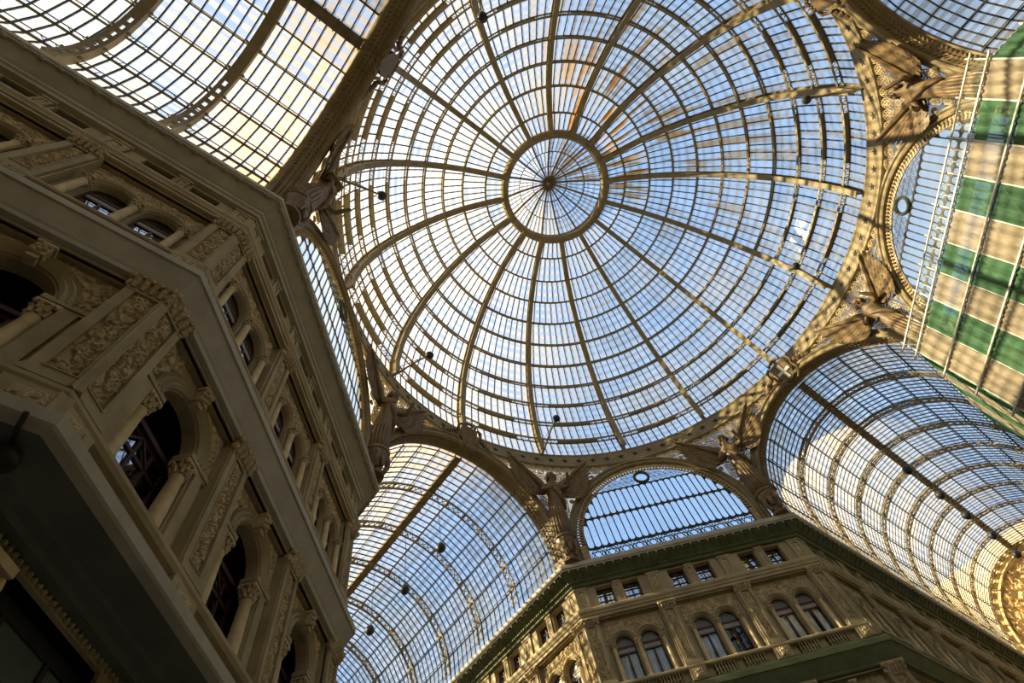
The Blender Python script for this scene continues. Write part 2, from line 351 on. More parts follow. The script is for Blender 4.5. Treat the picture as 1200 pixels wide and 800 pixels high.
# ================================================================ GLASS DOME
dome = thing('glass_dome', 'great glass and iron dome with sixteen tan ribs and a round lantern', 'dome', (0, 0, 32.1))
DP = [(4.94, 50.96), (6.75, 50.65), (8.95, 49.95), (10.8, 48.8), (12.5, 47.38), (14.0, 45.65), (15.35, 43.8), (16.45, 41.8), (17.25, 39.8), (17.75, 37.6), (18.05, 35.5), (18.0, 33.7)]
NPANE = [5, 6, 7, 8, 9, 9, 10, 10, 11, 11, 12]
def dn(i):                                 # inward normal of the dome section at ring i, as (r, z)
    a = DP[max(i - 1, 0)]; b = DP[min(i + 1, len(DP) - 1)]; tx, tz = b[0] - a[0], b[1] - a[1]; l = math.hypot(tx, tz); return (tz / l, -tx / l) if tz < 0 else (-1, 0)
def pol(r, th, z): return Vector((r * cos(th), r * sin(th), z))
SEC = PI / 8
# ribs: I section, one mesh shared by sixteen
mb = MB()
ins = []; 
for i, (r, z) in enumerate(DP): n = dn(i); ins.append((r, z, n))
def sec_pts(d, w): return [[(r + n[0] * d, -w, z + n[1] * d) for r, z, n in ins], [(r + n[0] * d, w, z + n[1] * d) for r, z, n in ins]]
def girder(mb, d0, d1, w):
    a, b = sec_pts(d0, w); c, d = sec_pts(d1, w); mb.loft([[a[i], b[i], d[i], c[i]] for i in range(len(a))])
girder(mb, .62, .70, .21); girder(mb, .05, .62, .05); girder(mb, -.05, .08, .16)
for i in range(len(DP) - 1):               # stiffeners along the web
    for fr in (.25, .5, .75):
        r = DP[i][0] * (1 - fr) + DP[i + 1][0] * fr; z = DP[i][1] * (1 - fr) + DP[i + 1][1] * fr; n = dn(i)
        mb.beam((r, 0, z), (r + n[0] * .62, 0, z + n[1] * .62), .30, .05, (0, 1, 0))
rib_me = mb.mesh('rib', 'iron')
for k in range(16): ob('rib', rib_me, dome, Rz(k * SEC))
# ring trusses between the ribs
for i in range(1, len(DP) - 1):
    r, z = DP[i]; n = dn(i); dep = .20 + .24 * (i - 1) / 9; chords = MB(); lat = MB()
    ri, zi = r + n[0] * dep, z + n[1] * dep; tn = Vector((0, 0, 1))
    for k in range(16):
        t0 = k * SEC; m = 8
        th = [t0 + SEC * j / m for j in range(m + 1)]
        for j in range(m):
            upv = pol(n[0], (th[j] + th[j + 1]) / 2, n[1])
            chords.beam(pol(ri, th[j], zi), pol(ri, th[j + 1], zi), .17, .06, upv)
            chords.beam(pol(r + n[0] * .05, th[j], z + n[1] * .05), pol(r + n[0] * .05, th[j + 1], z + n[1] * .05), .10, .07, upv)
            if i >= 3 and 2 <= j < 6:     # solid web in the middle of the span
                lat.beam(pol(r + n[0] * dep / 2, th[j], z + n[1] * dep / 2), pol(r + n[0] * dep / 2, th[j + 1], z + n[1] * dep / 2), .03, dep, upv)
            else:
                q = 2 if r > 9 else 1
                for s_ in range(q):
                    a0 = th[j] + SEC / m * s_ / q; a1 = th[j] + SEC / m * (s_ + 1) / q; am = (a0 + a1) / 2
                    lat.beam(pol(r, a0, z), pol(ri, am, zi), .035, .035, upv); lat.beam(pol(ri, am, zi), pol(r, a1, z), .035, .035, upv)
    cme = chords.mesh('ring_truss', 'iron'); o = ob('ring_truss', cme, dome)
    lat.obj('truss_lattice', 'lattice', o)
# glazing bars and panes
bars = MB(); quads = []
for i in range(len(DP) - 1):
    r0, z0 = DP[i]; r1, z1 = DP[i + 1]; n = dn(i)
    for k in range(16):
        for j in range(NPANE[i] + 1):
            f0 = j / NPANE[i]; th = k * SEC + SEC * f0
            if 0 < j < NPANE[i]: bars.beam(pol(r0, th, z0), pol(r1, th, z1), .075, .09, pol(n[0], th, n[1]))
            if j < NPANE[i]:
                t2 = k * SEC + SEC * (j + 1) / NPANE[i]
                quads.append((pol(r1, th, z1), pol(r1, t2, z1), pol(r0, t2, z0), pol(r0, th, z0)))
bars.obj('glazing_bars', 'bar', dome, kind='stuff')
# lantern
mb = MB(); N = 64
mb.loft([[pol(r, 2 * PI * j / N, z) for j in range(N)] for r, z in ((4.50, 50.98), (4.55, 50.50), (4.70, 50.42), (5.05, 50.46), (5.20, 50.60), (5.25, 51.05), (4.9, 51.3), (4.50, 51.3), (4.50, 50.98))], caps=False)
lr = mb.obj('lantern_ring', 'iron', dome, smooth=False)
bme = MB().ball((0, 0, 0), .13, .13, .10, 8, 4).mesh('boss', 'gild', True)
for k in range(16): ob('boss', bme, lr, Matrix.Translation(pol(5.0, k * SEC, 50.42)))
LP = [(4.6, 51.2), (3.2, 52.35), (1.7, 53.3), (.25, 53.9)]
mb = MB()
for a, b in zip(LP, LP[1:]): mb.beam((a[0], 0, a[1]), (b[0], 0, b[1]), .16, .22)
lme = mb.mesh('lantern_rib', 'lattice')
for k in range(16): ob('lantern_rib', lme, dome, Rz(k * SEC))
lb = MB()
for i, (a, b) in enumerate(zip(LP, LP[1:])):
    npn = (4, 3, 2)[i]
    for k in range(16):
        for j in range(npn):
            t0 = k * SEC + SEC * j / npn; t1 = k * SEC + SEC * (j + 1) / npn
            if j: lb.beam(pol(a[0], t0, a[1]), pol(b[0], t0, b[1]), .05, .08)
            quads.append((pol(a[0], t0, a[1]), pol(a[0], t1, a[1]), pol(b[0], t1, b[1]), pol(b[0], t0, b[1])))
        if i:
            for j in range(3): lb.beam(pol(a[0], k * SEC + SEC * j / 3, a[1] - .05), pol(a[0], k * SEC + SEC * (j + 1) / 3, a[1] - .05), .07, .07)
lb.obj('lantern_bars', 'bar', dome, kind='stuff')
MB().lathe([(.02, 53.35), (.22, 53.45), (.32, 53.7), (.30, 54.05), (.1, 54.1)], 12).obj('lantern_hub', 'bronze', dome, smooth=True)
glaze(dome, quads, 'dglass', 290)
# star ring
mb = MB(); N = 128
mb.loft([[pol(r, 2 * PI * j / N, z) for j in range(N)] for r, z in ((18.15, 33.75), (17.80, 33.72), (17.74, 33.55), (17.80, 33.45), (17.78, 32.42), (17.68, 32.36), (17.66, 32.16), (17.8, 32.08), (18.2, 32.1), (18.2, 33.75), (18.15, 33.75))], caps=False)
ring = mb.obj('star_ring', 'iron', dome)
def star(r):
    b = MB(); pts = [(r * (1 if i % 2 == 0 else .42) * cos(PI / 2 + i * PI / 5), r * (1 if i % 2 == 0 else .42) * sin(PI / 2 + i * PI / 5)) for i in range(10)]
    b.plate(pts, [], 0, .03, back=True); return b.mesh('star', 'void')
sme = star(.27)
for k in range(96):
    a = (k + .5) * 2 * PI / 96; ob('star', sme, ring, Matrix.Translation(pol(17.76, a, 32.93)) @ Rz(a + PI / 2) @ Matrix.Rotation(PI, 4, 'Z'))

# pendentives ----------------------------------------------------------------
HS = 17.5 * math.tan(PI / 8)               # half side of the octagon at the arches
RA, ZA = 7.35, 24.4                        # arm arch
RL, ZL = 6.62, 25.12                       # lunette arch
def inside(s, z, mg=0.0):
    if z > 32.25 - mg or z < 24.2 + mg: return False
    if s < 0:
        return math.hypot(s + HS, z - ZA) > RA + mg
    if z > ZL: return math.hypot(s - HS, z - ZL) > RL + mg
    return s < HS - RL - mg
def pmap(s, z, off=0.0):
    """octagon unrolled about the corner at angle 0, arm side s < 0"""
    al = PI / 8; R = 17.5 / cos(al)
    p = Vector((R, 0, 0)); d = Vector((-sin(al), -cos(al), 0)) if s < 0 else Vector((-sin(al), cos(al), 0))
    p = p + d * abs(s); r = p.length; th = math.atan2(p.y, p.x); g = min(1, max(0, (z - 25.5) / 6.6)); r = r + (17.78 - r) * g ** 1.3 + off
    return Vector((r * cos(th), r * sin(th), z))
def filigree(flip):
    mb = MB(); gl = []; sgn = -1 if flip else 1
    def q(s, z, o=0.0):
        p = pmap(s, z, o); p.y *= sgn; return p
    c = .78; 
    def rosette(s, z, r):
        n = 14
        for r_ in (r, r * .55):
            mb.tube([q(s + r_ * cos(2 * PI * j / n), z + r_ * sin(2 * PI * j / n)) for j in range(n)], .035, 4, True)
        for j in range(4):
            a = PI / 4 * (2 * j + 1) ; mb.beam(q(s, z), q(s + r * cos(a), z + r * sin(a)), .06, .05)
        for j in range(4):
            a = PI / 2 * j; mb.tube([q(s + .78 * r * cos(a) + r * .20 * cos(b), z + .78 * r * sin(a) + r * .20 * sin(b)) for b in (0, PI / 2, PI, 3 * PI / 2)], .025, 3, True)
    # row of big rosettes below the ring
    s = -7.0
    while s < 7.0:
        if inside(s, 31.72, .30): rosette(s, 31.74, .36)
        s += .80
    for j in range(10):
        z = 31.0 - j * .74
        for i in range(-9, 10):
            s = i * .74
            if inside(s, z, .28): rosette(s, z, .33)
            elif inside(s, z, .12): rosette(s, z, .16)
            # square net
            for ds, dz in ((.74, 0), (0, .74)):
                a = (s + .37, z + .37); b = (a[0] + ds, a[1] + dz)
                if inside(*a, -.05) and inside(*b, -.05): mb.beam(q(*a), q(*b), .045, .045)
    # edge mouldings along the two arches and the glass behind
    st = .37
    i = -20
    for i in range(-20, 20):
        for j in range(22):
            s0, z0 = i * st, 24.2 + j * st
            if inside(s0 + st / 2, z0 + st / 2, -.22): gl.append((q(s0, z0, .16), q(s0 + st, z0, .16), q(s0 + st, z0 + st, .16), q(s0, z0 + st, .16)))
    return mb.mesh('pendentive', 'gild'), pane_mesh('pendentive_glass', gl, 'pglass')
fil = [filigree(False), filigree(True)]
for k in range(-7, 9, 2):
    th = -k * SEC; arm = min((-8, -4, 0, 4, 8), key=lambda m_: abs(m_ - k)); flip = (arm - k) > 0
    # +s runs counter-clockwise; the arm lies clockwise of the corner unless flipped
    fm = fil[0 if (-arm * SEC) < th else 1]
    o = ob('pendentive', fm[0], dome, Rz(th)); ob('pendentive_glass', fm[1], o, Rz(th), kind='stuff')

# ================================================================ BARREL VAULTS OVER THE ARMS
VR, VZ, VX0, VST = 7.0, 24.4, 18.5, 4.05
vlabel = {'A': 'glazed barrel vault beside the curtained corner facade, with three round lamps hanging below its ridge',
          'C': 'long glazed barrel vault running from the white cross shield to the gilded relief wall',
          'E': 'glazed barrel vault rising behind the top of the green and beige scaffold',
          'F': 'glazed barrel vault above the dark facade, with pierced flat ribs and cream tinted panes'}
ANG = [math.radians(x) for x in (-6, 9, 22.5, 36, 49.5, 63, 76.5, 90)]; ANG = ANG + [PI - a for a in reversed(ANG[:-1])]
def vp(x, a, R=VR): return Vector((x, R * cos(a), VZ + R * sin(a)))
# shared meshes, local frame: arm axis along +x
mb = MB(); n = 48
for x in (-.27, .27):
    for R, w, h in ((6.62, .10, .05),):
        mb.loft([[vp(x - w / 2, a, R - h / 2), vp(x + w / 2, a, R - h / 2), vp(x + w / 2, a, R + h / 2), vp(x - w / 2, a, R + h / 2)] for a in [PI * (i / n * 1.04 - .02) for i in range(n + 1)]])
    mb.loft([[vp(x - .012, a, 6.62), vp(x + .012, a, 6.62), vp(x + .012, a, 6.72), vp(x - .012, a, 6.72)] for a in [PI * (i / n * 1.04 - .02) for i in range(n + 1)]])
for i in range(44):
    a0 = PI * i / 44; a1 = PI * (i + 1) / 44
    mb.beam(vp(-.27, a0, 6.62), vp(.27, a1, 6.62), .052, .03); mb.beam(vp(.27, a0, 6.62), vp(-.27, a1, 6.62), .052, .03)
    for x in (-.27, .27): mb.beam(vp(x, a0, 6.93), vp(x, a0, 6.62), .03, .03)
for a in ANG[1:-1]: mb.add(*[[vp(x, a + d, R) for x, d, R in ((-.31, -.014, 6.57), (.31, -.014, 6.57), (.31, .014, 6.57), (-.31, .014, 6.57), (-.31, -.014, 6.66), (.31, -.014, 6.66), (.31, .014, 6.66), (-.31, .014, 6.66))], [(0, 3, 2, 1), (4, 5, 6, 7), (0, 1, 5, 4), (1, 2, 6, 5), (2, 3, 7, 6), (3, 0, 4, 7)]])
vrib = mb.mesh('vault_rib', 'iron')
# solid pierced rib used over the arm nearest the viewer
mb = MB(); n = 60
for x0, x1 in ((-.24, -.09), (.09, .24)):
    mb.loft([[vp(x0, a, 6.56), vp(x1, a, 6.56), vp(x1, a, 6.64), vp(x0, a, 6.64)] for a in [PI * (i / n * 1.04 - .02) for i in range(n + 1)]])
for i in range(36):
    a0 = PI * i / 36; a1 = a0 + PI / 36 * (.40 if min(i, 35 - i) < 9 else 1.0)
    mb.loft([[vp(-.10, a, 6.56), vp(.10, a, 6.56), vp(.10, a, 6.64), vp(-.10, a, 6.64)] for a in (a0, a1)])
for x in (-.22, .22): mb.loft([[vp(x - .02, a, 6.64), vp(x + .02, a, 6.64), vp(x + .02, a, 6.95), vp(x - .02, a, 6.95)] for a in [PI * (i / n * 1.04 - .02) for i in range(n + 1)]])
for a in ANG[1:-1]:
    for x in (-.33, .33): mb.ball(vp(x, a, 6.66), .09, .09, .09, 6, 4)
vribF = mb.mesh('vault_rib', 'iron')
# edge arch: moulded ring with a garland on its soffit
mb = MB(); n = 64
ap = [(17.30, 6.98), (17.30, 7.10), (17.38, 7.16), (17.38, 7.28), (17.28, 7.36), (17.28, 7.52), (17.5, 7.56), (18.55, 7.56), (18.55, 7.02), (18.40, 6.92), (18.30, 6.96), (17.55, 6.96), (17.45, 6.90), (17.36, 6.92)]
mb.loft([[vp(x, a, R) for x, R in ap] for a in [PI * (i / n * 1.08 - .04) for i in range(n + 1)]])
varch = mb.mesh('edge_arch', 'iron')
mb = MB(); rs = random.Random(3)
for i in range(86):
    a = PI * (i + .5) / 86
    for sg in (-1, 1, 0):
        x = 17.92 + sg * (.13 + .05 * rs.random()); c = vp(x, a + sg * .004, 6.945)
        tip = vp(x + sg * .16, a + .028, 6.925)
        mb.tube([c, (c + tip) / 2, tip], [.03, .055, .012], 4)
garl = mb.mesh('garland', 'bronze')
# cartouche on the crown of the arch
def shield_pts(w, h): return [(-w, h), (0, h * 1.08), (w, h), (w, -.1 * h), (.62 * w, -.68 * h), (0, -h), (-.62 * w, -.68 * h), (-w, -.1 * h)]
mb = MB(); mb.plate(shield_pts(.52, .66), [], -.10, .12, back=True)
for sg in (-1, 1):
    mb.tube([(sg * x, -.06, z) for x, z in ((.5, .75), (.75, .62), (.8, .3), (.66, .1), (.72, -.3), (.55, -.62), (.3, -.82))], [.06, .1, .09, .07, .09, .08, .05], 6)
    for i in range(4): mb.ball((sg * (.95 + .22 * i), .0, .15 - .13 * i), .2, .12, .15)
for i in range(5): mb.ball((-.36 + .18 * i, -.02, .86 + .1 * (1 - abs(i - 2) / 2)), .1, .1, .12)
cart_me = mb.mesh('cartouche', 'bronze')
mb = MB(); mb.box(-.42, .42, -.14, -.10, -.09, .09); mb.box(-.09, .09, -.142, -.101, -.5, .52); cross_me = mb.mesh('white_cross', 'white')
for key, ang_ in ARM.items():
    RM = Rz(ang_); ln = ALEN[key]; loc = RM @ Vector((VX0, 0, VZ))
    vt = thing('glass_vault', vlabel[key], 'vault', loc, 'glass barrel vaults over the arms')
    nb = int((ln - VX0) / VST)
    ob('edge_arch', varch, vt, RM); g = ob('garland', garl, vt, RM, kind='stuff')
    cc = ob('cartouche', cart_me, vt, RM @ T(17.2, 0, 31.95) @ Rz(-PI / 2) @ Matrix.Rotation(math.radians(22), 4, 'X') @ Matrix.Scale(1.25, 4))
    if key == 'C': ob('white_cross', cross_me, cc, W[cc.name])
    for b in range(1, nb + 1): ob('vault_rib', vribF if key == 'F' else vrib, vt, RM @ T(VX0 - .25 + VST * b))
    xe = VX0 + VST * (nb + .35); xe = min(ln, xe) if key != 'C' else ln
    for a in ANG[1:-1]:
        if abs(a - PI / 2) < .01: continue
        nrm = Vector((0, cos(a), sin(a))); pm = MB()
        pm.beam(vp(VX0, a, 6.93), vp(ln, a, 6.93), .055, .10, nrm)
        pm.beam(vp(VX0, a, 6.70), vp(ln, a, 6.70), .035, .035, nrm)
        for b in range(nb):
            x = VX0 - .25 + VST * b
            for i in range(2): pm.beam(vp(x + .3 + .5 * i, a, 6.93), vp(x + .55 + .5 * i, a, 6.70), .025, .025); pm.beam(vp(x + VST - .3 - .5 * i, a, 6.93), vp(x + VST - .55 - .5 * i, a, 6.70), .025, .025)
        pm.obj('purlin', 'bar', vt, RM)
    rd = MB(); rd.box(VX0, ln, -.28, .28, 31.08, 31.14); rd.box(VX0, ln, -.26, -.20, 31.14, 31.42); rd.box(VX0, ln, .20, .26, 31.14, 31.42)
    for i in range(int((ln - VX0) / .68)): rd.box(VX0 + .68 * i, VX0 + .68 * i + .06, -.34, .34, 31.02, 31.08)
    rd.obj('ridge_beam', 'lattice', vt, RM)
    gb = MB(); qs = []
    xs = [VX0]
    for b in range(nb + 1):
        x0 = VX0 - .25 + VST * b
        xs += [x0 + VST * j / 8 for j in range(1, 9)]
    xs = [x for x in xs if x <= ln - .05] + [ln]
    for a0, a1 in zip(ANG, ANG[1:]):
        am = (a0 + a1) / 2; nrm = Vector((0, cos(am), sin(am)))
        for x0, x1 in zip(xs, xs[1:]):
            gb.beam(vp(x1, a0), vp(x1, a1), .05, .08, nrm)
            lo, hi = (a0, a1) if am < PI / 2 else (a1, a0)
            qs.append(tuple(RM @ p for p in (vp(x0, lo), vp(x1, lo), vp(x1, hi), vp(x0, hi))))
        for fr in (.5,):
            a = a0 + (a1 - a0) * fr
            if key != 'F': gb.beam(vp(VX0, a, 6.98), vp(ln, a, 6.98), .022, .025, nrm)
    gb.obj('glazing_bars', 'bar', vt, RM, kind='stuff')
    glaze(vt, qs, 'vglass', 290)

# ================================================================ LUNETTES OVER THE CANTED FRONTS
def stadium(x0, x1, z0, z1, n=5):
    r = (x1 - x0) / 2; cx = (x0 + x1) / 2
    return [(cx + r * cos(a), z1 - r + r * sin(a)) for a in [PI * i / n for i in range(n + 1)]] + [(cx + r * cos(a), z0 + r + r * sin(a)) for a in [PI + PI * i / n for i in range(n + 1)]]
LY = -.25; RI = 5.62
mb = MB(); n = 56
lp = [(LY - .25, 6.14), (LY - .30, 6.22), (LY - .22, 6.30), (LY - .22, 6.44), (LY - .32, 6.50), (LY - .32, 6.64), (LY + .25, 6.66), (LY + .25, 6.12)]
def la(a, R): return (R * cos(a), ZL + R * sin(a))
path = [(1, 0, 23.45)] + [(1, PI * i / n, None) for i in range(n + 1)] + [(1, PI, 23.45)]
rings = []
for _, a, z in path: rings.append([Vector((la(a, R)[0], y, z if z is not None else la(a, R)[1])) for y, R in lp])
mb.loft(rings); l_arch = mb.mesh('lunette_arch', 'iron')
mb = MB()
for i in range(78):                        # toothed inner border
    a = PI * (i + .5) / 78
    p0 = la(a - .008, 6.12); p1 = la(a + .008, 5.68); mb.beam((p0[0], LY, p0[1]), (p1[0], LY, p1[1]), .09, .10, (0, 1, 0)); c = la(a, 5.74); mb.ball((c[0], LY - .04, c[1]), .085, .08, .085, 5, 3); c = la(a, 6.0); mb.ball((c[0], LY - .04, c[1]), .10, .08, .10, 5, 3)
for i in range(10):
    for sg in (-1, 1): mb.beam((sg * 6.12, LY, 23.6 + .155 * i), (sg * 5.68, LY, 23.6 + .155 * i), .12, .09, (0, 1, 0))
for R in (6.1, 5.66): mb.loft([[Vector((la(a, R)[0], LY + y, z if z is not None else la(a, R)[1])) + Vector((0, 0, d)) for y, d in ((-.05, -.03), (.05, -.03), (.05, .03), (-.05, .03))] for _, a, z in path])
l_border = mb.mesh('toothed_border', 'gild')
holes = []; lq = []; pit = .47
for z0, z1 in ((24.70, 27.12), (27.22, 29.37)):
    for i in range(-12, 12):
        x0, x1 = i * pit + .032, (i + 1) * pit - .032; xm = max(abs(x0), abs(x1))
        top = ZL + math.sqrt(max(5.84 ** 2 - xm ** 2, 0)) - .05 if xm < 5.84 else 0
        zt = min(z1, top)
        if zt - z0 > .42: holes.append(stadium(x0, x1, z0, zt)); lq.append((x0 - .03, x1 + .03, z0 - .04, zt + .04))
outer = [(-RI, 24.62), (RI, 24.62)] + [(RI * cos(a), ZL + RI * sin(a)) for a in [i / 40 * PI for i in range(41)] if ZL + RI * sin(a) < 29.45]
amax = math.asin((29.45 - ZL) / 6.0)
arc = [(6.0 * cos(a), ZL + 6.0 * sin(a)) for a in [amax * i / 16 for i in range(17)]]
outer = [(-6.0, 24.62), (6.0, 24.62)] + arc + [(-x, z) for x, z in reversed(arc)]
mb = MB(); mb.plate(outer, holes, LY - .03, LY + .03, back=True); l_plate = mb.mesh('glazing_frame', 'bar')
mb = MB()                                  # bottom band of six-pointed lattice and crown filigree
for z in (23.62, 24.62): mb.box(-RI, RI, LY - .05, LY + .05, z - .045, z + .045)
for i in range(12):
    x = -RI + RI / 6 * (i + .5); r = .42
    for ph in (PI / 2, -PI / 2): 
        tr_ = [(x + r * cos(ph + 2 * PI * j / 3), 24.12 + r * sin(ph + 2 * PI * j / 3)) for j in range(3)]
        for j in range(3): mb.beam((tr_[j][0], LY, tr_[j][1]), (tr_[(j + 1) % 3][0], LY, tr_[(j + 1) % 3][1]), .045, .045, (0, 1, 0))
    mb.tube([(x + .44 * cos(2 * PI * j / 12), LY, 24.12 + .44 * sin(2 * PI * j / 12)) for j in range(12)], .03, 4, True)
    mb.beam((x + RI / 12, LY, 23.62), (x + RI / 12, LY, 24.62), .05, .05, (0, 1, 0))
for j in range(3):
    for i in range(-9, 10):
        x = i * .44 + (.22 if j % 2 else 0); z = 29.70 + j * .38
        if math.hypot(x, z - ZL) < RI - .1 and math.hypot(x, z - 29.98) > .6:
            for r_ in (.20, .10): mb.tube([(x + r_ * cos(2 * PI * q / 9), LY, z + r_ * sin(2 * PI * q / 9)) for q in range(9)], .02, 4, True)
            mb.beam((x + .2, LY, z), (x + .24, LY, z), .03, .03, (0, 1, 0)); mb.beam((x, LY, z + .2), (x + .1, LY, z + .3), .025, .025, (0, 1, 0))
l_fil = mb.mesh('lattice_band', 'bar')
mb = MB(); mb.tube([(.52 * cos(2 * PI * j / 24), LY - .08, 29.98 + .52 * sin(2 * PI * j / 24)) for j in range(24)], .115, 7, True)
for j in range(32):
    a = 2 * PI * j / 32; mb.ball((.52 * cos(a), LY - .12, 29.98 + .52 * sin(a)), .1, .12, .1, 5, 3)
l_wr = mb.mesh('wreath', 'wreath')
lpm = {}
def lpane(k):
    if k not in lpm: lpm[k] = pane_mesh('pane', [((k[0] * -.5, 0, 0), (k[0] * .5, 0, 0), (k[0] * .5, 0, k[1]), (k[0] * -.5, 0, k[1]))], 'lglass')
    return lpm[k]
lgm = pane_mesh('border_glass', [((-RI, LY + .06, 23.6), (RI, LY + .06, 23.6), (RI, LY + .06, 24.62), (-RI, LY + .06, 24.62))] +
                [((x0, LY + .06, 29.4), (x0 + .4, LY + .06, 29.4), (x0 + .4, LY + .06, ZL + math.sqrt(max(RI ** 2 - (x0 + .4) ** 2, 0))), (x0, LY + .06, ZL + math.sqrt(RI ** 2 - x0 ** 2))) for x0 in [-3.4 + .4 * i for i in range(17)]], 'lglass')
llab = {0: 'narrow cream lunette seen edge-on above the dark column-framed facade', 1: 'blue half-round lunette above the curtained corner facade, with a dark wreath at its crown',
        2: 'blue half-round lunette partly covered by the scaffold netting, with a dark green wreath'}
for q in (0, 1, 2):
    FM = fframe(q, 1); lt = thing('lunette_window', llab[q], 'window', FM @ Vector((0, LY, 23.45)), 'half-round lunettes below the dome')
    ob('lunette_arch', l_arch, lt, FM); ob('toothed_border', l_border, lt, FM); ob('glazing_frame', l_plate, lt, FM); ob('lattice_band', l_fil, lt, FM); ob('wreath', l_wr, lt, FM, label='dark round wreath')
    ob('border_glass', lgm, lt, FM)
    for x0, x1, z0, z1 in lq: ob('pane', lpane((round(x1 - x0, 3), round(z1 - z0, 3))), lt, FM @ T((x0 + x1) / 2, LY, z0))

# ================================================================ ARCADE FACADES
PB = 4.67; EW = 1.05
def half_ring(cx, cz, r0, r1, y0, y1, n=16, steps=3):
    b = MB(); 
    prof = [(y1, r0)] + [(y1 - (y1 - y0) * (.5 + .5 * (i % 2)), r0 + (r1 - r0) * (i + .15) / steps) for i in range(steps)] + [(y0, r1), (y1, r1)]
    b.loft([[Vector((cx + R * cos(PI * i / n), y, cz + R * sin(PI * i / n))) for y, R in prof] for i in range(n + 1)]); return b
# --- wall of one bay
UW = [(-.75, .55), (.75, .55)]; UZ0, UZS = 16.22, 18.35
LZ0, LZS, LR = 9.45, 12.2, .95
def wall_bay(ground):
    b = MB(); h = PB / 2
    holes = [rect(-1.80, 1.80, 16.22, 19.92), rect(-1.80, 1.80, 9.45, 13.85)] + [rect(c - .53, c + .53, 20.84, 22.14) for c in (-.85, .85)] + [rect(-1.45, -.18, 15.47, 15.98), rect(.18, 1.45, 15.47, 15.98)]
    b.plate(rect(-h, h, 7.55, 22.45), holes[:2], 0, .16) if False else None
    # front plate: reveals have different depths, so they are added one by one
    loops = [rect(-h, h, 7.55, 22.45)] + holes
    tri = tessellate_polygon([[Vector((x, z, 0)) for x, z in l] for l in loops]); flat = [p for l in loops for p in l]
    b.add([(x, 0, z) for x, z in flat], tri)
    def reveal(l, y0, y1):
        k = len(l); b.add([(x, y0, z) for x, z in l] + [(x, y1, z) for x, z in l], [(i, (i + 1) % k, k + (i + 1) % k, k + i) for i in range(k)])
    for l, d in zip(holes, (.20, .22, .12 if ground else .75, .12 if ground else .75, .30, .30)): reveal(l, 0, d)
    for l in holes[4:]: b.add([(x, .30, z) for x, z in l], [(0, 1, 2, 3)])
    b.plate(rect(-1.80, 1.80, 16.22, 19.92), [arched(c, .55, 16.221, UZS) for c, _ in UW], .20, .62)
    low = [(-1.22, 9.451), (1.22, 9.451), (1.22, 12.08), (LR, 12.08)] + [(LR * cos(PI * i / 16), LZS + LR * sin(PI * i / 16)) for i in range(17)] + [(-LR, 12.08), (-1.22, 12.08)]
    b.plate(rect(-1.80, 1.80, 9.45, 13.85), [low], .22, .60)
    if ground:
        b.plate(rect(-h, h, -1.6, 7.0), [rect(-1.35, 1.35, -1.3, 6.80)], -.05, .05)
    return b.mesh('wall_bay', 'stone')
wall_me = [wall_bay(False), wall_bay(True)]
def frame_bars(x0, x1, z0, z1, w, y0, y1, sides='lrt'):
    b = MB()
    for k, (a, c) in enumerate(((w, 0), (w * .45, -.05))):
        if 'l' in sides: b.box(x0 - a, x0, y0 + c, y1, z0, z1 + a)
        if 'r' in sides: b.box(x1, x1 + a, y0 + c, y1, z0, z1 + a)
        if 't' in sides: b.box(x0, x1, y0 + c, y1, z1, z1 + a)
    return b
b = frame_bars(-1.80, 1.80, 16.22, 19.92, .13, -.05, .02); upframe = b.mesh('bay_frame', 'stone')
b = frame_bars(-1.80, 1.80, 9.45, 13.85, .14, -.06, .02); lowframe = b.mesh('bay_frame', 'stone')
up_arch = half_ring(0, UZS, .57, .80, .06, .22, 18, 4).mesh('archivolt', 'stone')
low_arch = half_ring(0, LZS, .98, 1.40, .06, .24, 20, 5).mesh('archivolt', 'stone')
def m_up(x, z): z += 18.33; return any(math.hypot(x - c, z - UZS) < .82 for c, _ in UW)
def m_low(x, z): z += 12.22; return math.hypot(x, z - LZS) < 1.42
sp_up = carving('spandrel_carving', 3.5, 1.52, .045, 11, .09, m_up, cell=.42)
sp_low = carving('spandrel_carving', 3.5, 1.55, .045, 12, .10, m_low, cell=.45)
b = MB(); b.box(-.12, .12, -.06, .2, 13.05, 13.2); b.box(-.17, .17, -.12, .2, 13.2, 13.62); b.box(-.22, .22, -.16, .2, 13.62, 13.72)
for i in range(7): b.ball((.09 * ((i % 3) - 1), -.14, 13.22 + .07 * i), .08, .09, .06, 6, 4)
key_me = b.mesh('keystone', 'carve')
def capital(r, w, h, square=False, seed=1):
    """leafy capital, base at z = 0"""
    rs = random.Random(seed); b = MB(); n = 8
    b.lathe([(r, 0), (r * 1.15, .03 * h), (r * 1.0, .1 * h), (r * 1.1, .5 * h), (w * .8, .84 * h), (w * .8, .86 * h)], n)
    b.box(-w, w, -w, w, .86 * h, h)
    for row, (zz, rr, hh, m) in enumerate(((.08, 1.08, .36, 8), (.38, 1.18, .34, 8))):
        for i in range(m):
            a = 2 * PI * (i + .5 * row) / m; q = r * rr; c, s_ = cos(a), sin(a)
            b.tube([(q * c, q * s_, zz * h), (q * 1.15 * c, q * 1.15 * s_, (zz + hh * .7) * h), (q * 1.5 * c, q * 1.5 * s_, (zz + hh) * h), (q * 1.62 * c, q * 1.62 * s_, (zz + hh * .8) * h)], [.32 * r, .36 * r, .26 * r, .05 * r], 5)
    for sx in (-1, 1):
        for sy in (-1, 1): b.ball((sx * w * .86, sy * w * .86, .76 * h), .25 * w, .25 * w, .13 * h, 6, 4)
    return b
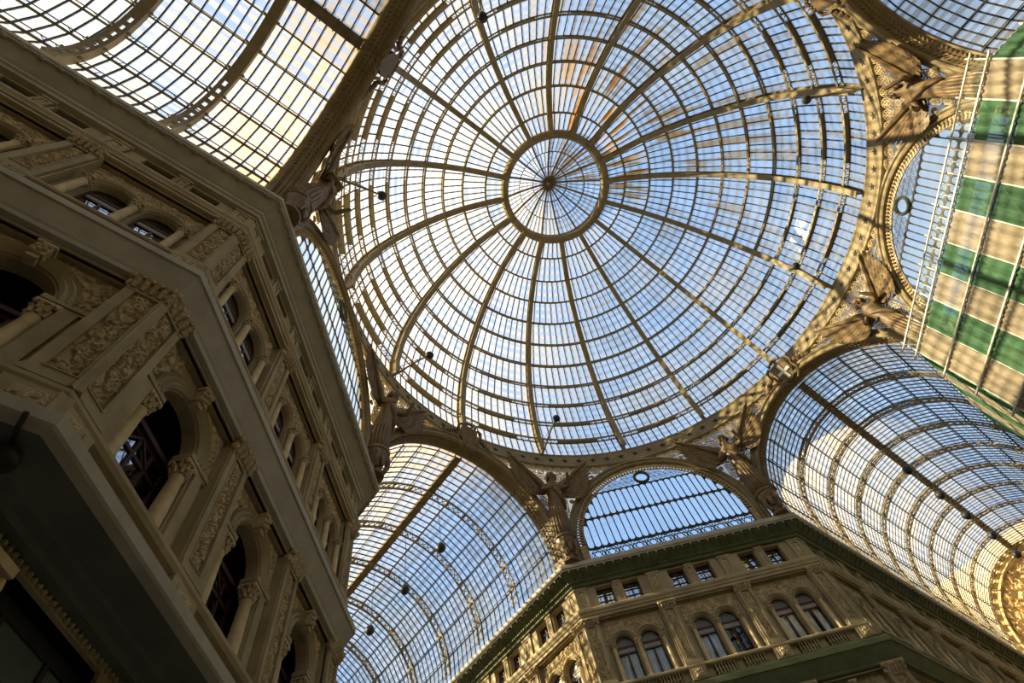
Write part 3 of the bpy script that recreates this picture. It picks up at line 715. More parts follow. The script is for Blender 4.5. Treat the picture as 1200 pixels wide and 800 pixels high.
b = MB(); b.lathe([(.18, 0), (.18, .06), (.15, .09), (.16, .13), (.13, .17), (.13, .2), (.13, 1.0), (.115, 1.83), (.135, 1.86), (.11, 1.9)], 12); col_up = b.mesh('columnette', 'marble', True)
cap_up = capital(.11, .18, .27).mesh('capital', 'carve')
b = MB(); b.lathe([(.27, 0), (.27, .07), (.22, .12), (.25, .18), (.2, .24), (.195, .28), (.195, .9), (.165, 2.02), (.19, 2.05), (.16, 2.1)], 16); col_low = b.mesh('column', 'marble', True)
cap_low = capital(.165, .25, .48).mesh('capital', 'carve')
b = MB(); b.box(.80, 1.80, .10, .62, 12.08, 12.24); b.box(.86, 1.80, .14, .6, 12.0, 12.08); b.box(1.28, 1.62, .13, .4, 9.45, 12.0); imp_r = b.mesh('impost', 'stone')
b = MB(); b.box(-1.80, -.80, .10, .62, 12.08, 12.24); b.box(-1.80, -.86, .14, .6, 12.0, 12.08); b.box(-1.62, -1.28, .13, .4, 9.45, 12.0); imp_l = b.mesh('impost', 'stone')
# --- upper twin windows
fr_loops = [[(-.50, 18.36), (.50, 18.36)] + [(.50 * cos(PI * i / 12), UZS + .03 + .50 * sin(PI * i / 12)) for i in range(1, 12)], rect(-.49, .49, 17.98, 18.24), rect(-.49, -.035, 16.28, 17.90), rect(.035, .49, 16.28, 17.90)]
b = MB(); b.plate(arched(0, .56, 16.22, UZS), fr_loops, .40, .48, back=True); upwin = b.mesh('window', 'wood')
def flat(loop, y, m, name):
    b = MB(); tri = tessellate_polygon([[Vector((x, z, 0)) for x, z in loop]]); k = len(loop)
    b.add([(x, y, z) for x, z in loop] + [(x, y + .012, z) for x, z in loop], list(tri) + [tuple(k + i for i in reversed(q)) for q in tri] + [(i, (i + 1) % k, k + (i + 1) % k, k + i) for i in range(k)])
    return b.mesh(name, m)
up_lun = flat(fr_loops[0], .44, 'wpane', 'fan_light'); up_lun2 = flat(fr_loops[0], .44, 'fan', 'fan_light'); up_tr = flat(fr_loops[1], .43, 'panelgrey', 'transom_panel')
up_p = {m: [flat(fr_loops[i], .44, m, 'pane') for i in (2, 3)] for m in ('wpane', 'wpane_clear')}
def curtain(x0, x1, z0, z1, seed, gather):
    rs = random.Random(seed); nx, nz = 22, 10; v = []; f = []
    for j in range(nz + 1):
        tt = j / nz; pull = gather * (1 - abs(tt - .35) / .65) if tt < 1 else 0
        for i in range(nx + 1):
            u = i / nx; x = x0 + (x1 - x0) * (u * (1 - pull) if gather > 0 else u)
            v.append((x, .60 + .035 * sin(u * 19 + seed + 1.2 * tt) + .02 * sin(u * 37 + 2 * tt), z0 + (z1 - z0) * tt))
    for j in range(nz):
        for i in range(nx): a = j * (nx + 1) + i; f.append((a, a + 1, a + nx + 2, a + nx + 1))
    b = MB(); b.v = v; b.f = f; me = b.mesh('curtain', 'curtain', True); return me
cur = [[curtain(-.5, -.02, 16.25, 17.95, s, .14), curtain(.5, .02, 16.25, 17.95, s + 7, .14)] for s in (1, 2, 3)]
# --- attic windows
al = [rect(x0, x1, z0, z1) for x0, x1 in ((-.47, -.03), (.03, .47)) for z0, z1 in ((20.90, 21.28), (21.33, 21.68), (21.73, 22.08))]
b = MB(); b.plate(rect(-.53, .53, 20.84, 22.14), al, .36, .42, back=True); atwin = b.mesh('attic_window', 'wood')
at_p = [flat(rect(x0, x1, 20.88, 22.10), .40, 'wpane', 'pane') for x0, x1 in ((-.47, -.03), (.03, .47))]
# --- lower window, set deep behind the columns
ll = [rect(x0, x1, z0, z1) for x0, x1 in ((-1.12, -.60), (-.50, -.05), (.05, .50), (.60, 1.12)) for z0, z1 in ((9.6, 10.6), (10.68, 11.4), (11.5, 11.95))]
b = MB(); b.plate(rect(-1.22, 1.22, 9.46, 12.05), ll, .90, 1.0, back=True)
for sg in (-1, 1):
    b.beam((sg * .55, .88, 11.45), (0, .88, 11.98), .05, .05, (0, 1, 0)); b.beam((sg * 1.12, .88, 10.64), (sg * .5, .88, 9.6), .04, .04, (0, 1, 0))
b.box(-1.22, 1.22, .78, 1.0, 12.05, 12.2); lowin = b.mesh('balcony_window', 'wood')
lo_p = [flat(rect(x0, x1, 9.56, 12.0), .95, 'wpane', 'pane') for x0, x1 in ((-1.14, -.58), (-.52, -.03), (.03, .52), (.58, 1.14))]
# --- pilasters
def pil(w, z0, z1, px, pz0, pz1, m='stone'):
    b = MB(); b.plate(rect(-w / 2, w / 2, z0, z1), [rect(-px, px, pz0, pz1)], -.17, 0, back=False); l = rect(-w / 2, w / 2, z0, z1)
    b.add([(x, -.17, z) for x, z in l] + [(x, 0, z) for x, z in l], [(i, (i + 1) % 4, 4 + (i + 1) % 4, 4 + i) for i in range(4)])
    b.box(-px, px, -.08, 0, pz0, pz1)
    for x in (-px - .035, px): b.box(x, x + .035, -.195, -.16, pz0 - .03, pz1 + .03)
    for z in (pz0 - .035, pz1): b.box(-px, px, -.195, -.16, z, z + .035)
    b.box(-w / 2 - .05, w / 2 + .05, -.24, 0, z0, z0 + .14); b.box(-w / 2 - .025, w / 2 + .025, -.21, 0, z0 + .14, z0 + .22); return b.mesh('pilaster', m)
pil_up = pil(.86, 16.2, 19.98, .23, 16.62, 19.55); pil_lo = pil(1.0, 9.42, 13.95, .27, 9.82, 13.42)
cv_up = [carving('carved_panel', .44, 2.9, .028, s, .085) for s in (21, 22)]; cv_lo = [carving('carved_panel', .52, 3.58, .028, s, .10) for s in (31, 32)]
def pcap(w, h, seed):
    b = MB(); rs = random.Random(seed); b.box(-w / 2, w / 2, -.19, 0, 0, .05); b.box(-w / 2 - .12, w / 2 + .12, -.34, 0, h - .08, h)
    b.add([(-w / 2, -.17, .05), (w / 2, -.17, .05), (w / 2, 0, .05), (-w / 2, 0, .05), (-w / 2 - .07, -.28, h - .08), (w / 2 + .07, -.28, h - .08), (w / 2 + .07, 0, h - .08), (-w / 2 - .07, 0, h - .08)], [(0, 1, 5, 4), (1, 2, 6, 5), (3, 0, 4, 7)])
    for row in range(2):
        for i in range(5):
            x = (-.5 + (i + .5) / 5) * w * (1 + .1 * row); z = .06 + row * h * .36
            b.tube([(x, -.2 - .04 * row, z), (x + .01, -.26 - .05 * row, z + h * .25), (x + .015, -.36 - .05 * row, z + h * .36), (x, -.36 - .05 * row, z + h * .28)], [.06, .085, .06, .02], 5)
    for sg in (-1, 1):
        b.ball((sg * (w / 2 + .04), -.30, h * .78), .10, .09, .10, 7, 4); b.ball((sg * (w / 2 + .02), -.16, h * .4), .08, .12, .14, 6, 4)
    for i in range(6): b.ball(((-.5 + (i + .5) / 6) * w, -.33, h * .78 + rs.uniform(-.03, .03)), .06, .06, .06, 5, 3)
    return b.mesh('capital', 'carve')
pc_up = pcap(.86, .42, 1); pc_lo = pcap(1.0, .56, 2)
cv_pu = carving('pedestal_carving', .5, .46, .028, 41, .07); cv_pl = carving('pedestal_carving', .62, .62, .032, 42, .08)
b = MB(); b.box(-.45, .45, -.26, 0, 15.4, 16.02); b.box(-.27, .27, -.29, -.26, 15.47, 15.95); ped_up = b.mesh('pedestal', 'stone')
b = MB(); b.box(-.56, .56, -.22, 0, 7.6, 9.2); b.box(-.36, .36, -.245, -.22, 8.35, 9.1); ped_lo = b.mesh('pedestal', 'stone')
def apil(w, px):
    b = MB(); b.plate(rect(-w / 2, w / 2, 20.72, 22.2), [rect(-px, px, 20.95, 21.95)], -.10, -.02); b.box(-w / 2, w / 2, -.03, 0, 20.72, 22.2)
    for x in (-w / 2, w / 2 - .01): b.box(x, x + .01, -.10, 0, 20.72, 22.2)
    b.box(-w / 2 - .04, w / 2 + .04, -.14, 0, 22.08, 22.22); b.box(-w / 2 - .04, w / 2 + .04, -.14, 0, 20.72, 20.82); return b.mesh('attic_pilaster', 'stone')
ap_n, ap_w = apil(.42, .12), apil(.78, .17); cv_an = carving('carved_panel', .24, .98, .03, 51, .05); cv_aw = carving('carved_panel', .34, .98, .03, 52, .05)
b = MB()
for i in range(7):
        x = (i - 3) * .17; b.lathe([(.05, 15.44), (.05, 15.50), (.03, 15.53), (.062, 15.66), (.03, 15.86), (.05, 15.93), (.05, 16.0)], 6, T(x, -.12, 0))
balus = b.mesh('balustrade', 'stone')
b = MB()
for sg in (-1, 1):
    b.box(sg * 1.9 - .4, sg * 1.9 + .4, -.22, -.05, -1.6, 5.85); b.box(sg * 1.9 - .5, sg * 1.9 + .5, -.32, 0, 6.42, 6.58); b.box(sg * 1.9 - .46, sg * 1.9 + .46, -.28, 0, 5.85, 5.95)
    for i in range(6): b.ball((sg * 1.9 + (i - 2.5) * .16, -.28, 6.18), .085, .09, .2, 6, 4)
grp = b.mesh('ground_pilasters', 'marble')
b = MB()
for x in (-1.3, -.62, .62, 1.3): b.box(x - .05, x + .05, .30, .40, -1.3, 6.80)
b.box(-1.35, 1.35, .30, .40, 3.9, 4.02); b.box(-1.35, 1.35, .30, .40, 6.55, 6.80); shopw = b.mesh('shop_window', 'lamp')
sh_p = [flat(rect(x0, x1, 4.02, 6.55), .35, 'shopglass', 'pane') for x0, x1 in ((-1.25, -.67), (-.57, .57), (.67, 1.25))] + [flat(rect(x0, x1, -1.3, 3.9), .35, 'shopglass', 'pane') for x0, x1 in ((-1.25, -.67), (-.57, .57), (.67, 1.25))]
b = MB()
for i in range(34): b.ball((-PB / 2 + PB / 34 * (i + .5), -.08, 6.87), .055, .06, .05, 6, 4)
egg = b.mesh('egg_moulding', 'stone')

def bay(bd, F, x, sx, lower, curtains, ground, idx):
    Mx = F @ T(x) @ Matrix.Diagonal((sx, 1, 1, 1)); U = lambda name, me, M=Mx, p=bd, **k: ob(name, me, p, M, **k)
    U('wall_bay', wall_me[1 if ground else 0]); U('bay_frame', upframe)
    for c, _ in UW:
        U('archivolt', up_arch, Mx @ T(c))
        wi = U('window', upwin, Mx @ T(c)); U('fan_light', up_lun2 if curtains else up_lun, W[wi.name], wi); U('transom_panel', up_tr, W[wi.name], wi)
        for q in up_p['wpane_clear' if curtains else 'wpane']: U('pane', q, W[wi.name], wi)
        if curtains and (idx * 3 + int(c > 0)) % 7 != 4:
            for q in cur[(idx + int(c > 0)) % 3]: U('curtain', q, W[wi.name], wi)
    U('spandrel_carving', sp_up, Mx @ T(0, .195, 18.33))
    for c in (-1.44, 0, 1.44):
        co = U('columnette', col_up, Mx @ T(c, .07, 16.22)); U('capital', cap_up, Mx @ T(c, .07, 18.1), co)
    for c in (-.82, .82): U('balustrade', balus, Mx @ T(c))
    for c in (-.85, .85):
        wi = U('attic_window', atwin, Mx @ T(c, .6 if ground else 0)); [U('pane', q, W[wi.name], wi) for q in at_p]
    ap = U('attic_pilaster', ap_n); U('carved_panel', cv_an, Mx @ T(0, -.037, 20.96), ap)
    if lower:
        U('bay_frame', lowframe); U('archivolt', low_arch); U('spandrel_carving', sp_low, Mx @ T(0, .215, 12.26)); U('keystone', key_me); U('impost', imp_r); U('impost', imp_l)
        for c in (-1.03, 1.03):
            co = U('column', col_low, Mx @ T(c, .36, 9.47)); U('capital', cap_low, Mx @ T(c, .36, 11.55), co)
        wi = U('balcony_window', lowin); [U('pane', q, W[wi.name], wi) for q in lo_p]
    if ground:
        U('ground_pilasters', grp); U('egg_moulding', egg); wi = U('shop_window', shopw); [U('pane', q, W[wi.name], wi) for q in sh_p]
def piers(bd, F, x, lower, idx):
    Mx = F @ T(x); U = lambda name, me, M=Mx, p=bd, **k: ob(name, me, p, M, **k)
    p = U('pilaster', pil_up); U('carved_panel', cv_up[idx % 2], Mx @ T(0, -.086, 16.64), p); U('capital', pc_up, Mx @ T(0, 0, 19.60), p)
    p = U('pedestal', ped_up); U('pedestal_carving', cv_pu, Mx @ T(0, -.297, 15.48), p)
    p = U('attic_pilaster', ap_w); U('carved_panel', cv_aw, Mx @ T(0, -.037, 20.96), p)
    if lower:
        p = U('pilaster', pil_lo); U('carved_panel', cv_lo[idx % 2], Mx @ T(0, -.086, 9.84), p); U('capital', pc_lo, Mx @ T(0, 0, 13.47), p)
        p = U('pedestal', ped_lo); U('pedestal_carving', cv_pl, Mx @ T(0, -.252, 8.42), p)
CORN = [(1.12, 22.25), (.82, 22.28), (.78, 22.42), (.70, 22.46), (.69, 22.60), (.60, 22.66), (.20, 22.98), (.10, 23.0), (.07, 23.10), (0, 23.14), (0, 23.38), (.08, 23.42), (.5, 23.5), (2.0, 23.62), (14, 23.62)]
def along(q, e, step, seg=(0, 1, 2), maxlen=40):
    o_ = outline(e, q)
    for s in seg:
        a, b_ = o_[s], o_[s + 1]; L_ = (b_ - a).length; d = (b_ - a) / L_; n_ = int(L_ / step)
        for i in range(n_):
            p = a + d * (L_ - n_ * step) / 2 + d * step * (i + .5)
            yield p, d
blab = {0: 'dark olive-brown corner facade with wide grey balcony soffits and columned arched windows', 1: 'ornate corner facade of twin arched windows with white curtains, below a blue wreathed lunette',
        2: 'corner facade wrapped in green and beige scaffold netting'}
for q in (0, 1, 2):
    P1 = outline(.9, q)[1]; bd = thing('arcade_building', blab[q], 'building', (P1.x, P1.y, -1.6))
    cm = {0: 'soffit', 1: 'green', 2: 'green'}[q]
    sweep(q, CORN[:8]).obj('cornice', cm, bd); sweep(q, [(.13, 23.02), (.07, 23.0), (.06, 23.08), (0, 23.10), (-.02, 23.16), (-.02, 23.40), (.04, 23.44), (.12, 23.5), (.5, 23.56), (2.0, 23.64), (14, 23.64)]).obj('cornice_lip', 'soffit', bd)
    kn = MB()
    for p, d in along(q, .11, .57): kn.lathe([(.085, .0), (.075, -.06), (.012, -.20)], 6, Matrix.Translation(p + Vector((0, 0, 23.04)))) if q else kn.ball(p + Vector((0, 0, 22.99)), .13, .13, .09, 7, 4)
    kn.obj('cornice_drops', 'soffit', bd, kind='stuff')
    dn_ = MB()
    for p, d in along(q, .65, .2): dn_.beam(p + Vector((0, 0, 22.53)) - d * .055, p + Vector((0, 0, 22.53)) + d * .055, .10, .13)
    if q: dn_.obj('dentils', cm, bd, kind='stuff')
    if q == 1:
        md = MB()
        for p, d in along(q, .40, .57):
            nrm = Vector((d.y, -d.x, 0)); nrm = nrm if nrm.dot(p) < 0 else -nrm
            md.beam(p - nrm * .22 + Vector((0, 0, 22.70)), p + nrm * .22 + Vector((0, 0, 22.92)), .16, .14)
        md.obj('modillions', 'green', bd, kind='stuff')
    sweep(q, [(1.12, 19.98), (.80, 20.02), (.80, 20.18), (.74, 20.2), (.74, 20.30), (.70, 20.36), (.66, 20.42), (.66, 20.56), (.70, 20.62), (.76, 20.66), (1.12, 20.70)]).obj('string_course', 'stone', bd)
    sweep(q, [(1.12, 13.92), (.80, 13.98), (.77, 14.12), (.73, 14.18), (.46, 14.78), (.40, 14.80), (.40, 15.08), (.46, 15.12), (.84, 15.15), (.84, 15.42), (1.12, 15.46)]).obj('balcony', cm, bd)
    sweep(q, [(1.12, 16.0), (.82, 16.0), (.78, 16.05), (.78, 16.14), (.84, 16.2), (1.12, 16.22)]).obj('balcony_rail', 'stone', bd)
    sweep(q, [(1.12, 9.14), (.86, 9.18), (.80, 9.28), (.80, 9.38), (.86, 9.44), (1.3, 9.46)]).obj('sill_course', 'stone', bd)
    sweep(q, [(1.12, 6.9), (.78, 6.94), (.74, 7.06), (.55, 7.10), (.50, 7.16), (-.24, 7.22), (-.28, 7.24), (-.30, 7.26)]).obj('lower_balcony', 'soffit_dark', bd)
    sweep(q, [(-.10, 7.20), (-.28, 7.22), (-.32, 7.26), (-.32, 7.50), (-.26, 7.57), (1.12, 7.62)]).obj('balcony_lip', 'soffit', bd)
    sweep(q, [(2.4, -1.6), (2.4, 23.5)]).obj('inner_wall', 'dark', bd)
    if q: sweep(q, [(1.06, -1.6), (1.06, 7.6)]).obj('ground_wall', 'stone', bd)
    # floors, so that no daylight leaks up behind the glass
    for z in (7.58, 15.2, 20.3): sweep(q, [(1.15, z), (2.4, z)]).obj('floor_slab', 'dark', bd)
    AP = 4.52
    sides = {0: ((0, 5), (1, 3), (2, 0)), 1: ((0, 7), (1, 3), (2, 8)), 2: ((0, 0), (1, 3), (2, 0))}[q]
    for side, nb in sides:
        F = fframe(q, side, EW); low = q == 0 or (q == 1 and side == 1); cu = q > 0
        if side == 1:
            for i, x in enumerate((-PB, 0, PB)): bay(bd, F, x, 1, low, cu, q == 0, i)
            for i, x in enumerate((-7.0, -2.335, 2.335, 7.0)): piers(bd, F, x, low, i)
            for sg in (-1, 1): MB().box(min(sg * 7.0, sg * 7.36), max(sg * 7.0, sg * 7.36), 0, .3, 7.55 if q == 0 else 7.55, 22.45).obj('corner_strip', 'stone', bd, F)
            if q == 0:
                for sg in (-1, 1): MB().box(min(sg * 7.0, sg * 7.36), max(sg * 7.0, sg * 7.36), -.05, .3, -1.6, 7.0).obj('corner_strip', 'stone', bd, F)
        else:
            sg = -1 if side == 0 else 1
            if nb == 0: MB().box(min(sg * 17.95, sg * 46), max(sg * 17.95, sg * 46), 0, .3, 7.55, 22.45).obj('plain_wall', 'stone', bd, F); continue
            for i in range(nb): bay(bd, F, sg * (18.27 + AP * (i + .5)), AP / PB, low, cu, q == 0, i + 1)
            for i in range(nb + 1): piers(bd, F, sg * (18.27 + AP * i), low, i)
            xe = 18.27 + AP * nb; MB().box(min(sg * xe, sg * 55), max(sg * xe, sg * 55), 0, .3, 7.55, 22.45).obj('plain_wall', 'stone', bd, F)
            MB().box(min(sg * 17.95, sg * 18.27), max(sg * 17.95, sg * 18.27), 0, .3, 7.55, 22.45).obj('corner_strip', 'stone', bd, F)
            if q == 0: MB().box(min(sg * 17.95, sg * 18.27), max(sg * 17.95, sg * 18.27), -.05, .3, -1.6, 7.0).obj('corner_strip', 'stone', bd, F)

# ================================================================ GILDED END WALL OF THE LONG ARM
RM = Rz(ARM['C']); ew = thing('relief_wall', 'sunlit cream end wall with a gilded arch framing a sculpted relief', 'wall', RM @ Vector((56.00, 0, -1.6)))
MB().box(56.00, 56.60, -9, 9, -1.6, 33).obj('wall_panel', 'endwall', ew, RM)
mb = MB(); n = 48
mb.loft([[vp(x, a, R) for x, R in ((56.00, 6.9), (55.70, 6.9), (55.60, 6.75), (55.70, 6.6), (55.70, 6.45), (55.55, 6.35), (55.55, 6.15), (56.00, 6.05))] for a in [PI * i / n for i in range(n + 1)]])
mb.obj('gilded_arch', 'relief', ew, RM)
mb = MB()
for i in range(22):
    a = PI * (i + .5) / 22; mb.beam(vp(55.10, a, 6.93), vp(55.90, a, 6.93), .62, .12, (0, cos(a), sin(a)))
mb.obj('coffer_blocks', 'relief', ew, RM, kind='stuff')
rl = carving('sculpted_relief', 12, 6, .10, 77, .45, lambda x, z: math.hypot(x, z) > 6.0, 'relief', cell=1.5)
ob('sculpted_relief', rl, ew, RM @ T(55.98, 0, 24.4) @ Rz(-PI / 2))
mb = MB(); mb.box(55.40, 56.00, -7.6, 7.6, 23.4, 24.3); mb.box(55.20, 56.00, -7.6, 7.6, 24.1, 24.4); mb.obj('end_cornice', 'endwall', ew, RM)

# ================================================================ ANGELS
def skin_mesh(verts, edges, radii, root, m, sub=2):
    me = bpy.data.meshes.new('tmp'); me.from_pydata(verts, edges, []); o = bpy.data.objects.new('tmp', me); COL.objects.link(o)
    md = o.modifiers.new('skin', 'SKIN'); md.use_smooth_shade = True
    for i, r in enumerate(radii): me.skin_vertices[0].data[i].radius = (r, r) if not isinstance(r, tuple) else r
    me.skin_vertices[0].data[root].use_root = True
    s_ = o.modifiers.new('sub', 'SUBSURF'); s_.levels = sub; s_.render_levels = sub
    dg = bpy.context.evaluated_depsgraph_get(); ev = o.evaluated_get(dg); res = bpy.data.meshes.new_from_object(ev)
    bpy.data.objects.remove(o); bpy.data.meshes.remove(me); res.materials.clear(); res.materials.append(M_[m]); return res
av = [(0, .1, 2.9), (0, 0, 3.5), (0, -.15, 4.1), (0, -.3, 4.62), (0, -.42, 4.85), (0, -.52, 5.2), (0, -.5, 5.5),   # 0-6 pelvis .. crown
      (0, .35, 2.0), (.05, .55, 1.1), (.1, .62, .15),                                                              # 7-9 robe
      (.62, -.2, 4.42), (1.05, -.75, 4.15), (.85, -1.35, 4.55), (.80, -1.55, 4.72),                                # 10-13 arm reaching forward
      (-.62, -.2, 4.42), (-1.0, -.5, 3.8), (-.55, -1.0, 3.55), (-.38, -1.1, 3.6)]                                  # 14-17 arm across the body
ae = [(0, 1), (1, 2), (2, 3), (3, 4), (4, 5), (5, 6), (0, 7), (7, 8), (8, 9), (3, 10), (10, 11), (11, 12), (12, 13), (3, 14), (14, 15), (15, 16), (16, 17)]
ar = [.58, .50, .56, .42, .17, .33, .22, .62, .60, .66, .24, .17, .12, .10, .24, .17, .12, .10]
ang_body = skin_mesh(av, ae, ar, 0, 'bronze')
mb = MB(); mb.ball((0, -.44, 5.38), .38, .38, .36, 10, 6)
for i in range(8): mb.ball((.32 * cos(i * .8), -.42 + .3 * sin(i * .8), 5.2), .13, .13, .2, 6, 4)
ang_hair = mb.mesh('hair', 'bronze', True)
mb = MB(); mb.ball((0, -.84, 5.18), .06, .09, .10, 6, 4)
for x in (-.13, .13): mb.ball((x, -.80, 5.27), .06, .04, .035, 6, 4)
mb.ball((0, -.80, 5.04), .09, .04, .03, 6, 4); ang_face = mb.mesh('face', 'bronze', True)
def folds():
    b = MB()
    for i in range(11):
        a = PI * (1.0 + i / 10); c, s_ = cos(a), sin(a)
        b.tube([(.50 * c, .15 + .50 * s_, 2.9), (.60 * c, .38 + .58 * s_, 2.0), (.05 + .62 * c, .55 + .6 * s_, 1.1), (.1 + .72 * c, .62 + .7 * s_, .1)], [.05, .1, .12, .14], 6)
    b.tube([(-.5, -.45, 4.3), (0, -.62, 3.7), (.45, -.4, 3.1), (.6, .0, 2.5)], [.1, .14, .15, .1], 6)
    return b.mesh('robe_folds', 'bronze', True)
ang_fold = folds()
def wing(sg):
    b = MB(); root = Vector((sg * .35, .10, 4.3)); N = 13
    for layer, (n_, sc, yo, wd) in enumerate(((N, 1.0, 0, .20), (9, .66, -.07, .19), (7, .40, -.13, .17))):
        for i in range(n_):
            t_ = i / (n_ - 1); a = math.radians(47 - 72 * t_); l = (3.05 - 1.5 * t_ ** .8) * sc
            st = root + Vector((sg * (.25 + .55 * (1 - t_)), yo, .55 * (1 - t_) - .25 * t_)); d = Vector((sg * cos(a), -.36, sin(a))); tip = st + d * l; sd_ = Vector((-sin(a) * sg, 0, cos(a)))
            mid = st + d * l * .55; rings = []
            for p, w_ in ((st, wd * .6), (mid, wd), (st + d * l * .88, wd * .75), (tip, .03)):
                rings.append([p - sd_ * w_ + Vector((0, .03, 0)), p + Vector((0, -.04, 0)), p + sd_ * w_ + Vector((0, .03, 0)), p + Vector((0, .05, 0))])
            b.loft(rings)
    b.tube([root, root + Vector((sg * .6, -.25, .75)), root + Vector((sg * 1.3, -.5, 1.35)), root + Vector((sg * 2.0, -.8, 2.0)), root + Vector((sg * 2.6, -1.05, 2.5))], [.28, .26, .18, .12, .05], 7)
    return b.mesh('wing', 'bronze')
wings = [wing(-1), wing(1)]
mb = MB(); mb.lathe([(.30, -1.95), (.52, -1.9), (.55, -1.75), (.40, -1.6), (.36, -1.3), (.46, -.8), (.62, -.35), (.66, -.1), (.74, -.05), (.74, .12), (.3, .14)], 12, T(0, .45, 0))
for sg in (-1, 1):
    mb.tube([(sg * .3, .1, -1.5), (sg * .46, .0, -1.1), (sg * .36, -.1, -.7), (sg * .52, -.05, -.35)], [.12, .15, .17, .1], 7)
mb.ball((0, .0, -.9), .22, .2, .4, 8, 5); ang_con = mb.mesh('console', 'bronze')
anl = {-3: 'bronze winged angel between the narrow cream lunette and the vault above the dark facade', -1: 'bronze winged angel between the narrow cream lunette and the vault with three hanging lamps',
       1: 'bronze winged angel between the vault with three hanging lamps and the blue wreathed lunette', 3: 'bronze winged angel between the blue wreathed lunette and the white cross shield arch',
       5: 'sunlit bronze angel between the white cross shield arch and the scaffolded lunette', 7: 'sunlit bronze angel above the top corner of the scaffold beside the darker vault'}
for k, lab in anl.items():
    th = -k * SEC; c = pol(18.05, th, 25.35); AM = Matrix.Translation(c) @ Rz(th - PI / 2)
    a = thing('angel_statue', lab, 'statue', M=AM, group='winged angels on the pendentives')
    bo = ob('body', ang_body, a, AM); ob('robe_folds', ang_fold, bo, AM); ob('hair', ang_hair, bo, AM); ob('face', ang_face, bo, AM)
    for wme in wings: ob('wing', wme, a, AM)
    ob('console', ang_con, a, AM)

# ================================================================ SCAFFOLD
F = fframe(2, 1); YO, YI = -1.9, -1.05
sc = thing('scaffold_tower', 'tall tube scaffold hung with alternating green and beige net strips', 'scaffold', F @ Vector((0, -1.5, -1.6)))
US = [-7.6, -5.75, -4.0, -2.35, -.6, 1.2, 2.98, 4.75, 6.65, 8.4]; LV = [25.95, 24.98, 22.93] + [22.93 - 2.05 * i for i in range(1, 12)] + [-1.6]
def pole(a, b_, r=.045): return MB().tube([a, b_], r, 6)
def net(a, b_, c, d, m, seed):
    rs = random.Random(seed); n_ = 18; v = []; f = []; a, b_, c, d = map(Vector, (a, b_, c, d)); nr = (b_ - a).cross(d - a).normalized()
    for j in range(n_ + 1):
        for i in range(n_ + 1):
            u, w_ = i / n_, j / n_; p = a * (1 - u) * (1 - w_) + b_ * u * (1 - w_) + c * u * w_ + d * (1 - u) * w_
            v.append(p + nr * .10 * sin(PI * u) * sin(PI * w_) * (.6 + .25 * sin(seed)) + nr * .035 * sin(i * 2.1 + seed) + nr * .02 * sin(i * 1.3 + j * .4) - Vector((0, 0, .10 * sin(PI * u) * (1 - w_))))
    for j in range(n_):
        for i in range(n_): k = j * (n_ + 1) + i; f.append((k, k + 1, k + n_ + 2, k + n_ + 1))
    b = MB(); b.v = [tuple(x) for x in v]; b.f = f; return b.mesh('net_panel', m, True)
for i, u in enumerate(US):
    for y in (YO, YI): pole((u, y, -1.6), (u, y, 26.35 if y == YO else 25.2)).obj('standard', 'pole', sc, F)
    if i < len(US) - 1:
        for fr in (.33, .66): pole((u + (US[i + 1] - u) * fr, YO + .06, 14), (u + (US[i + 1] - u) * fr, YO + .06, 26.2), .022).obj('guard_tie', 'pole', sc, F)
for z in LV[:-1]:
    for y in (YO - .16, YI): pole((US[0] - .5, y, z), (US[-1] + .3, y, z), .06).obj('ledger', 'pole', sc, F)
    if z < 25.5: MB().box(US[0], US[-1], YO + .1, YI - .05, z - .1, z - .05).obj('deck', 'deck', sc, F)
for i in range(len(US) - 1):
    for j in range(len(LV) - 1):
        if LV[j] < 6: break
        z1, z0 = LV[j], LV[j + 1]; u0, u1 = US[i] + .03, US[i + 1] - .03
        m = 'nett' if j == 0 else ('netb' if i % 2 == 0 else 'netg')
        ob('net_panel', net((u0, YO - .05, z0), (u1, YO - .05, z0), (u1, YO - .05, z1), (u0, YO - .05, z1), m, i * 31 + j), sc, F)
        if 0 < j < 6:
            pole((u0, YO + .05, z0), (u1, YO + .05, z1), .03).obj('brace', 'pole', sc, F)
# returns round the two corners
for sgn, ux, nn in ((1, US[-1], 3), (-1, US[0], 5)):
    ra = F @ T(ux, YO, 0) @ Rz(sgn * PI / 4)
    for i in range(nn):
        a0, a1 = sgn * 1.85 * i, sgn * 1.85 * (i + 1)
        pole((a1, 0, -1.6), (a1, 0, 25.2)).obj('standard', 'pole', sc, ra); pole((a1, .85, -1.6), (a1, .85, 25.2)).obj('standard', 'pole', sc, ra)
        for j in range(1, len(LV) - 1):
            if LV[j] < 6: break
            m = 'netg' if i % 2 == 0 else 'netb'
            ob('net_panel', net((a0, -.05, LV[j + 1]), (a1, -.05, LV[j + 1]), (a1, -.05, LV[j]), (a0, -.05, LV[j]), m, i * 57 + j), sc, ra)
    for z in LV[1:-1]:
        pole((0, 0, z), (sgn * 1.85 * nn, 0, z), .05).obj('ledger', 'pole', sc, ra)
        x0, x1 = sorted((0, sgn * 1.85 * nn)); MB().box(x0, x1, .08, .82, z - .1, z - .05).obj('deck', 'deck', sc, ra)

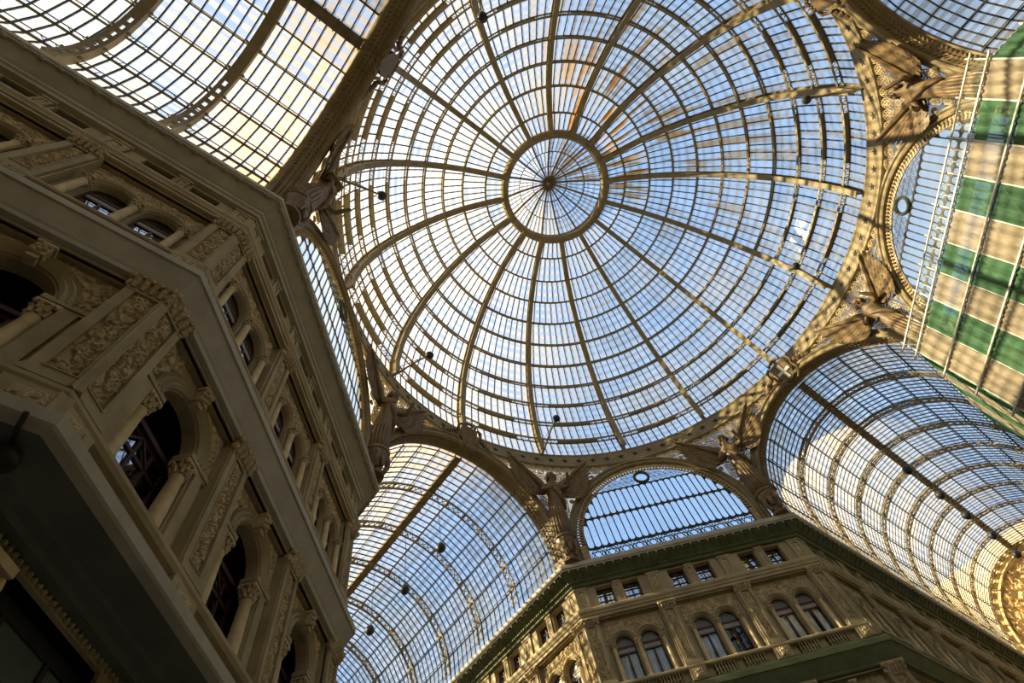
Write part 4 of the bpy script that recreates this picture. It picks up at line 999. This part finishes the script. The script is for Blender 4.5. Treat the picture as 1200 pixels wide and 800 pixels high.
# ================================================================ LAMPS
mb = MB(); mb.lathe([(.05, .42), (.16, .34), (.27, .20), (.32, .05), (.32, -.05), (.20, -.24), (.05, -.30)], 12); lamp_me = mb.mesh('lamp_globe', 'lamp', True)
def hang(x, z, key, lab, grp):
    R_ = Rz(ARM[key]); p = R_ @ Vector((x, 0, z)); o = thing('pendant_lamp', lab, 'lamp', p, grp)
    ob('lamp_globe', lamp_me, o, Matrix.Translation(p)); MB().tube([(0, 0, .4), (0, 0, 31.05 - z)], .02, 5).obj('lamp_cable', 'lamp', o, Matrix.Translation(p))
nth = ['first', 'second', 'third', 'fourth', 'fifth', 'sixth']
for i, x in enumerate((21.2, 25.4, 29.75)): hang(x, 25.1, 'A', 'round black pendant lamp, %s from the dome in the vault beside the curtained facade' % nth[i], 'pendant lamps in the near vault')
for i, x in enumerate((24.75, 29.4, 33.5, 37.9, 42.4)): hang(x, 25.05, 'C', 'round black pendant lamp below the long ridge beam, %s from the cross shield' % nth[i], 'pendant lamps in the long vault')
mb = MB(); mb.lathe([(.06, .25), (.24, .2), (.30, -.02), (.27, -.2), (.05, -.22)], 10, Matrix.Rotation(.5, 4, 'Y')); fh = mb.mesh('lamp_head', 'lamp', True)
fl_lab = {-5: 'black floodlight on a tan arm reaching over the dome high above the dark facade', -3: 'small black floodlight on an arm near the angel above the dark facade', -1: 'black floodlight on a pale arm above the angel beside the edge-on lunette',
          1: 'black floodlight on a pale upright arm above the angel left of the wreathed lunette', 5: 'black floodlight on an arm above the sunlit angel beside the cross shield', 7: 'large black floodlight on a long dark arm near the scaffold-side angel'}
for k, lab in fl_lab.items():
    th = -k * SEC; base = pol(17.75, th, 33.6); hd = pol(15.2, th - .05, 35.0); o = thing('floodlight', lab, 'lamp', base, 'floodlights on the dome ring')
    ob('lamp_head', fh, o, Matrix.Translation(hd) @ Rz(th)); m = MB(); m.tube([base + Vector((0, 0, -.1)), base * .4 + hd * .6 + Vector((0, 0, .1)), hd], [.09, .07, .05], 6); m.tube([base + Vector((0, 0, .9)), hd], .025, 5); m.obj('bracket_arm', 'iron', o)
# spot under the lower balcony of the dark facade
o = thing('soffit_spotlight', 'black spotlight on a thin bracket under the lowest grey balcony', 'lamp', (6.75, 17.7, 7.22))
MB().lathe([(.05, 0), (.05, -.12), (.19, -.16), (.21, -.36), (.16, -.38), (.02, -.36)], 12).obj('lamp_head', 'lamp', o, T(6.75, 17.7, 7.22), smooth=True)
MB().tube([(6.75, 17.7, 7.1), (6.3, 17.74, 7.12), (6.1, 17.75, 7.22)], .035, 6).obj('bracket_arm', 'lamp', o)
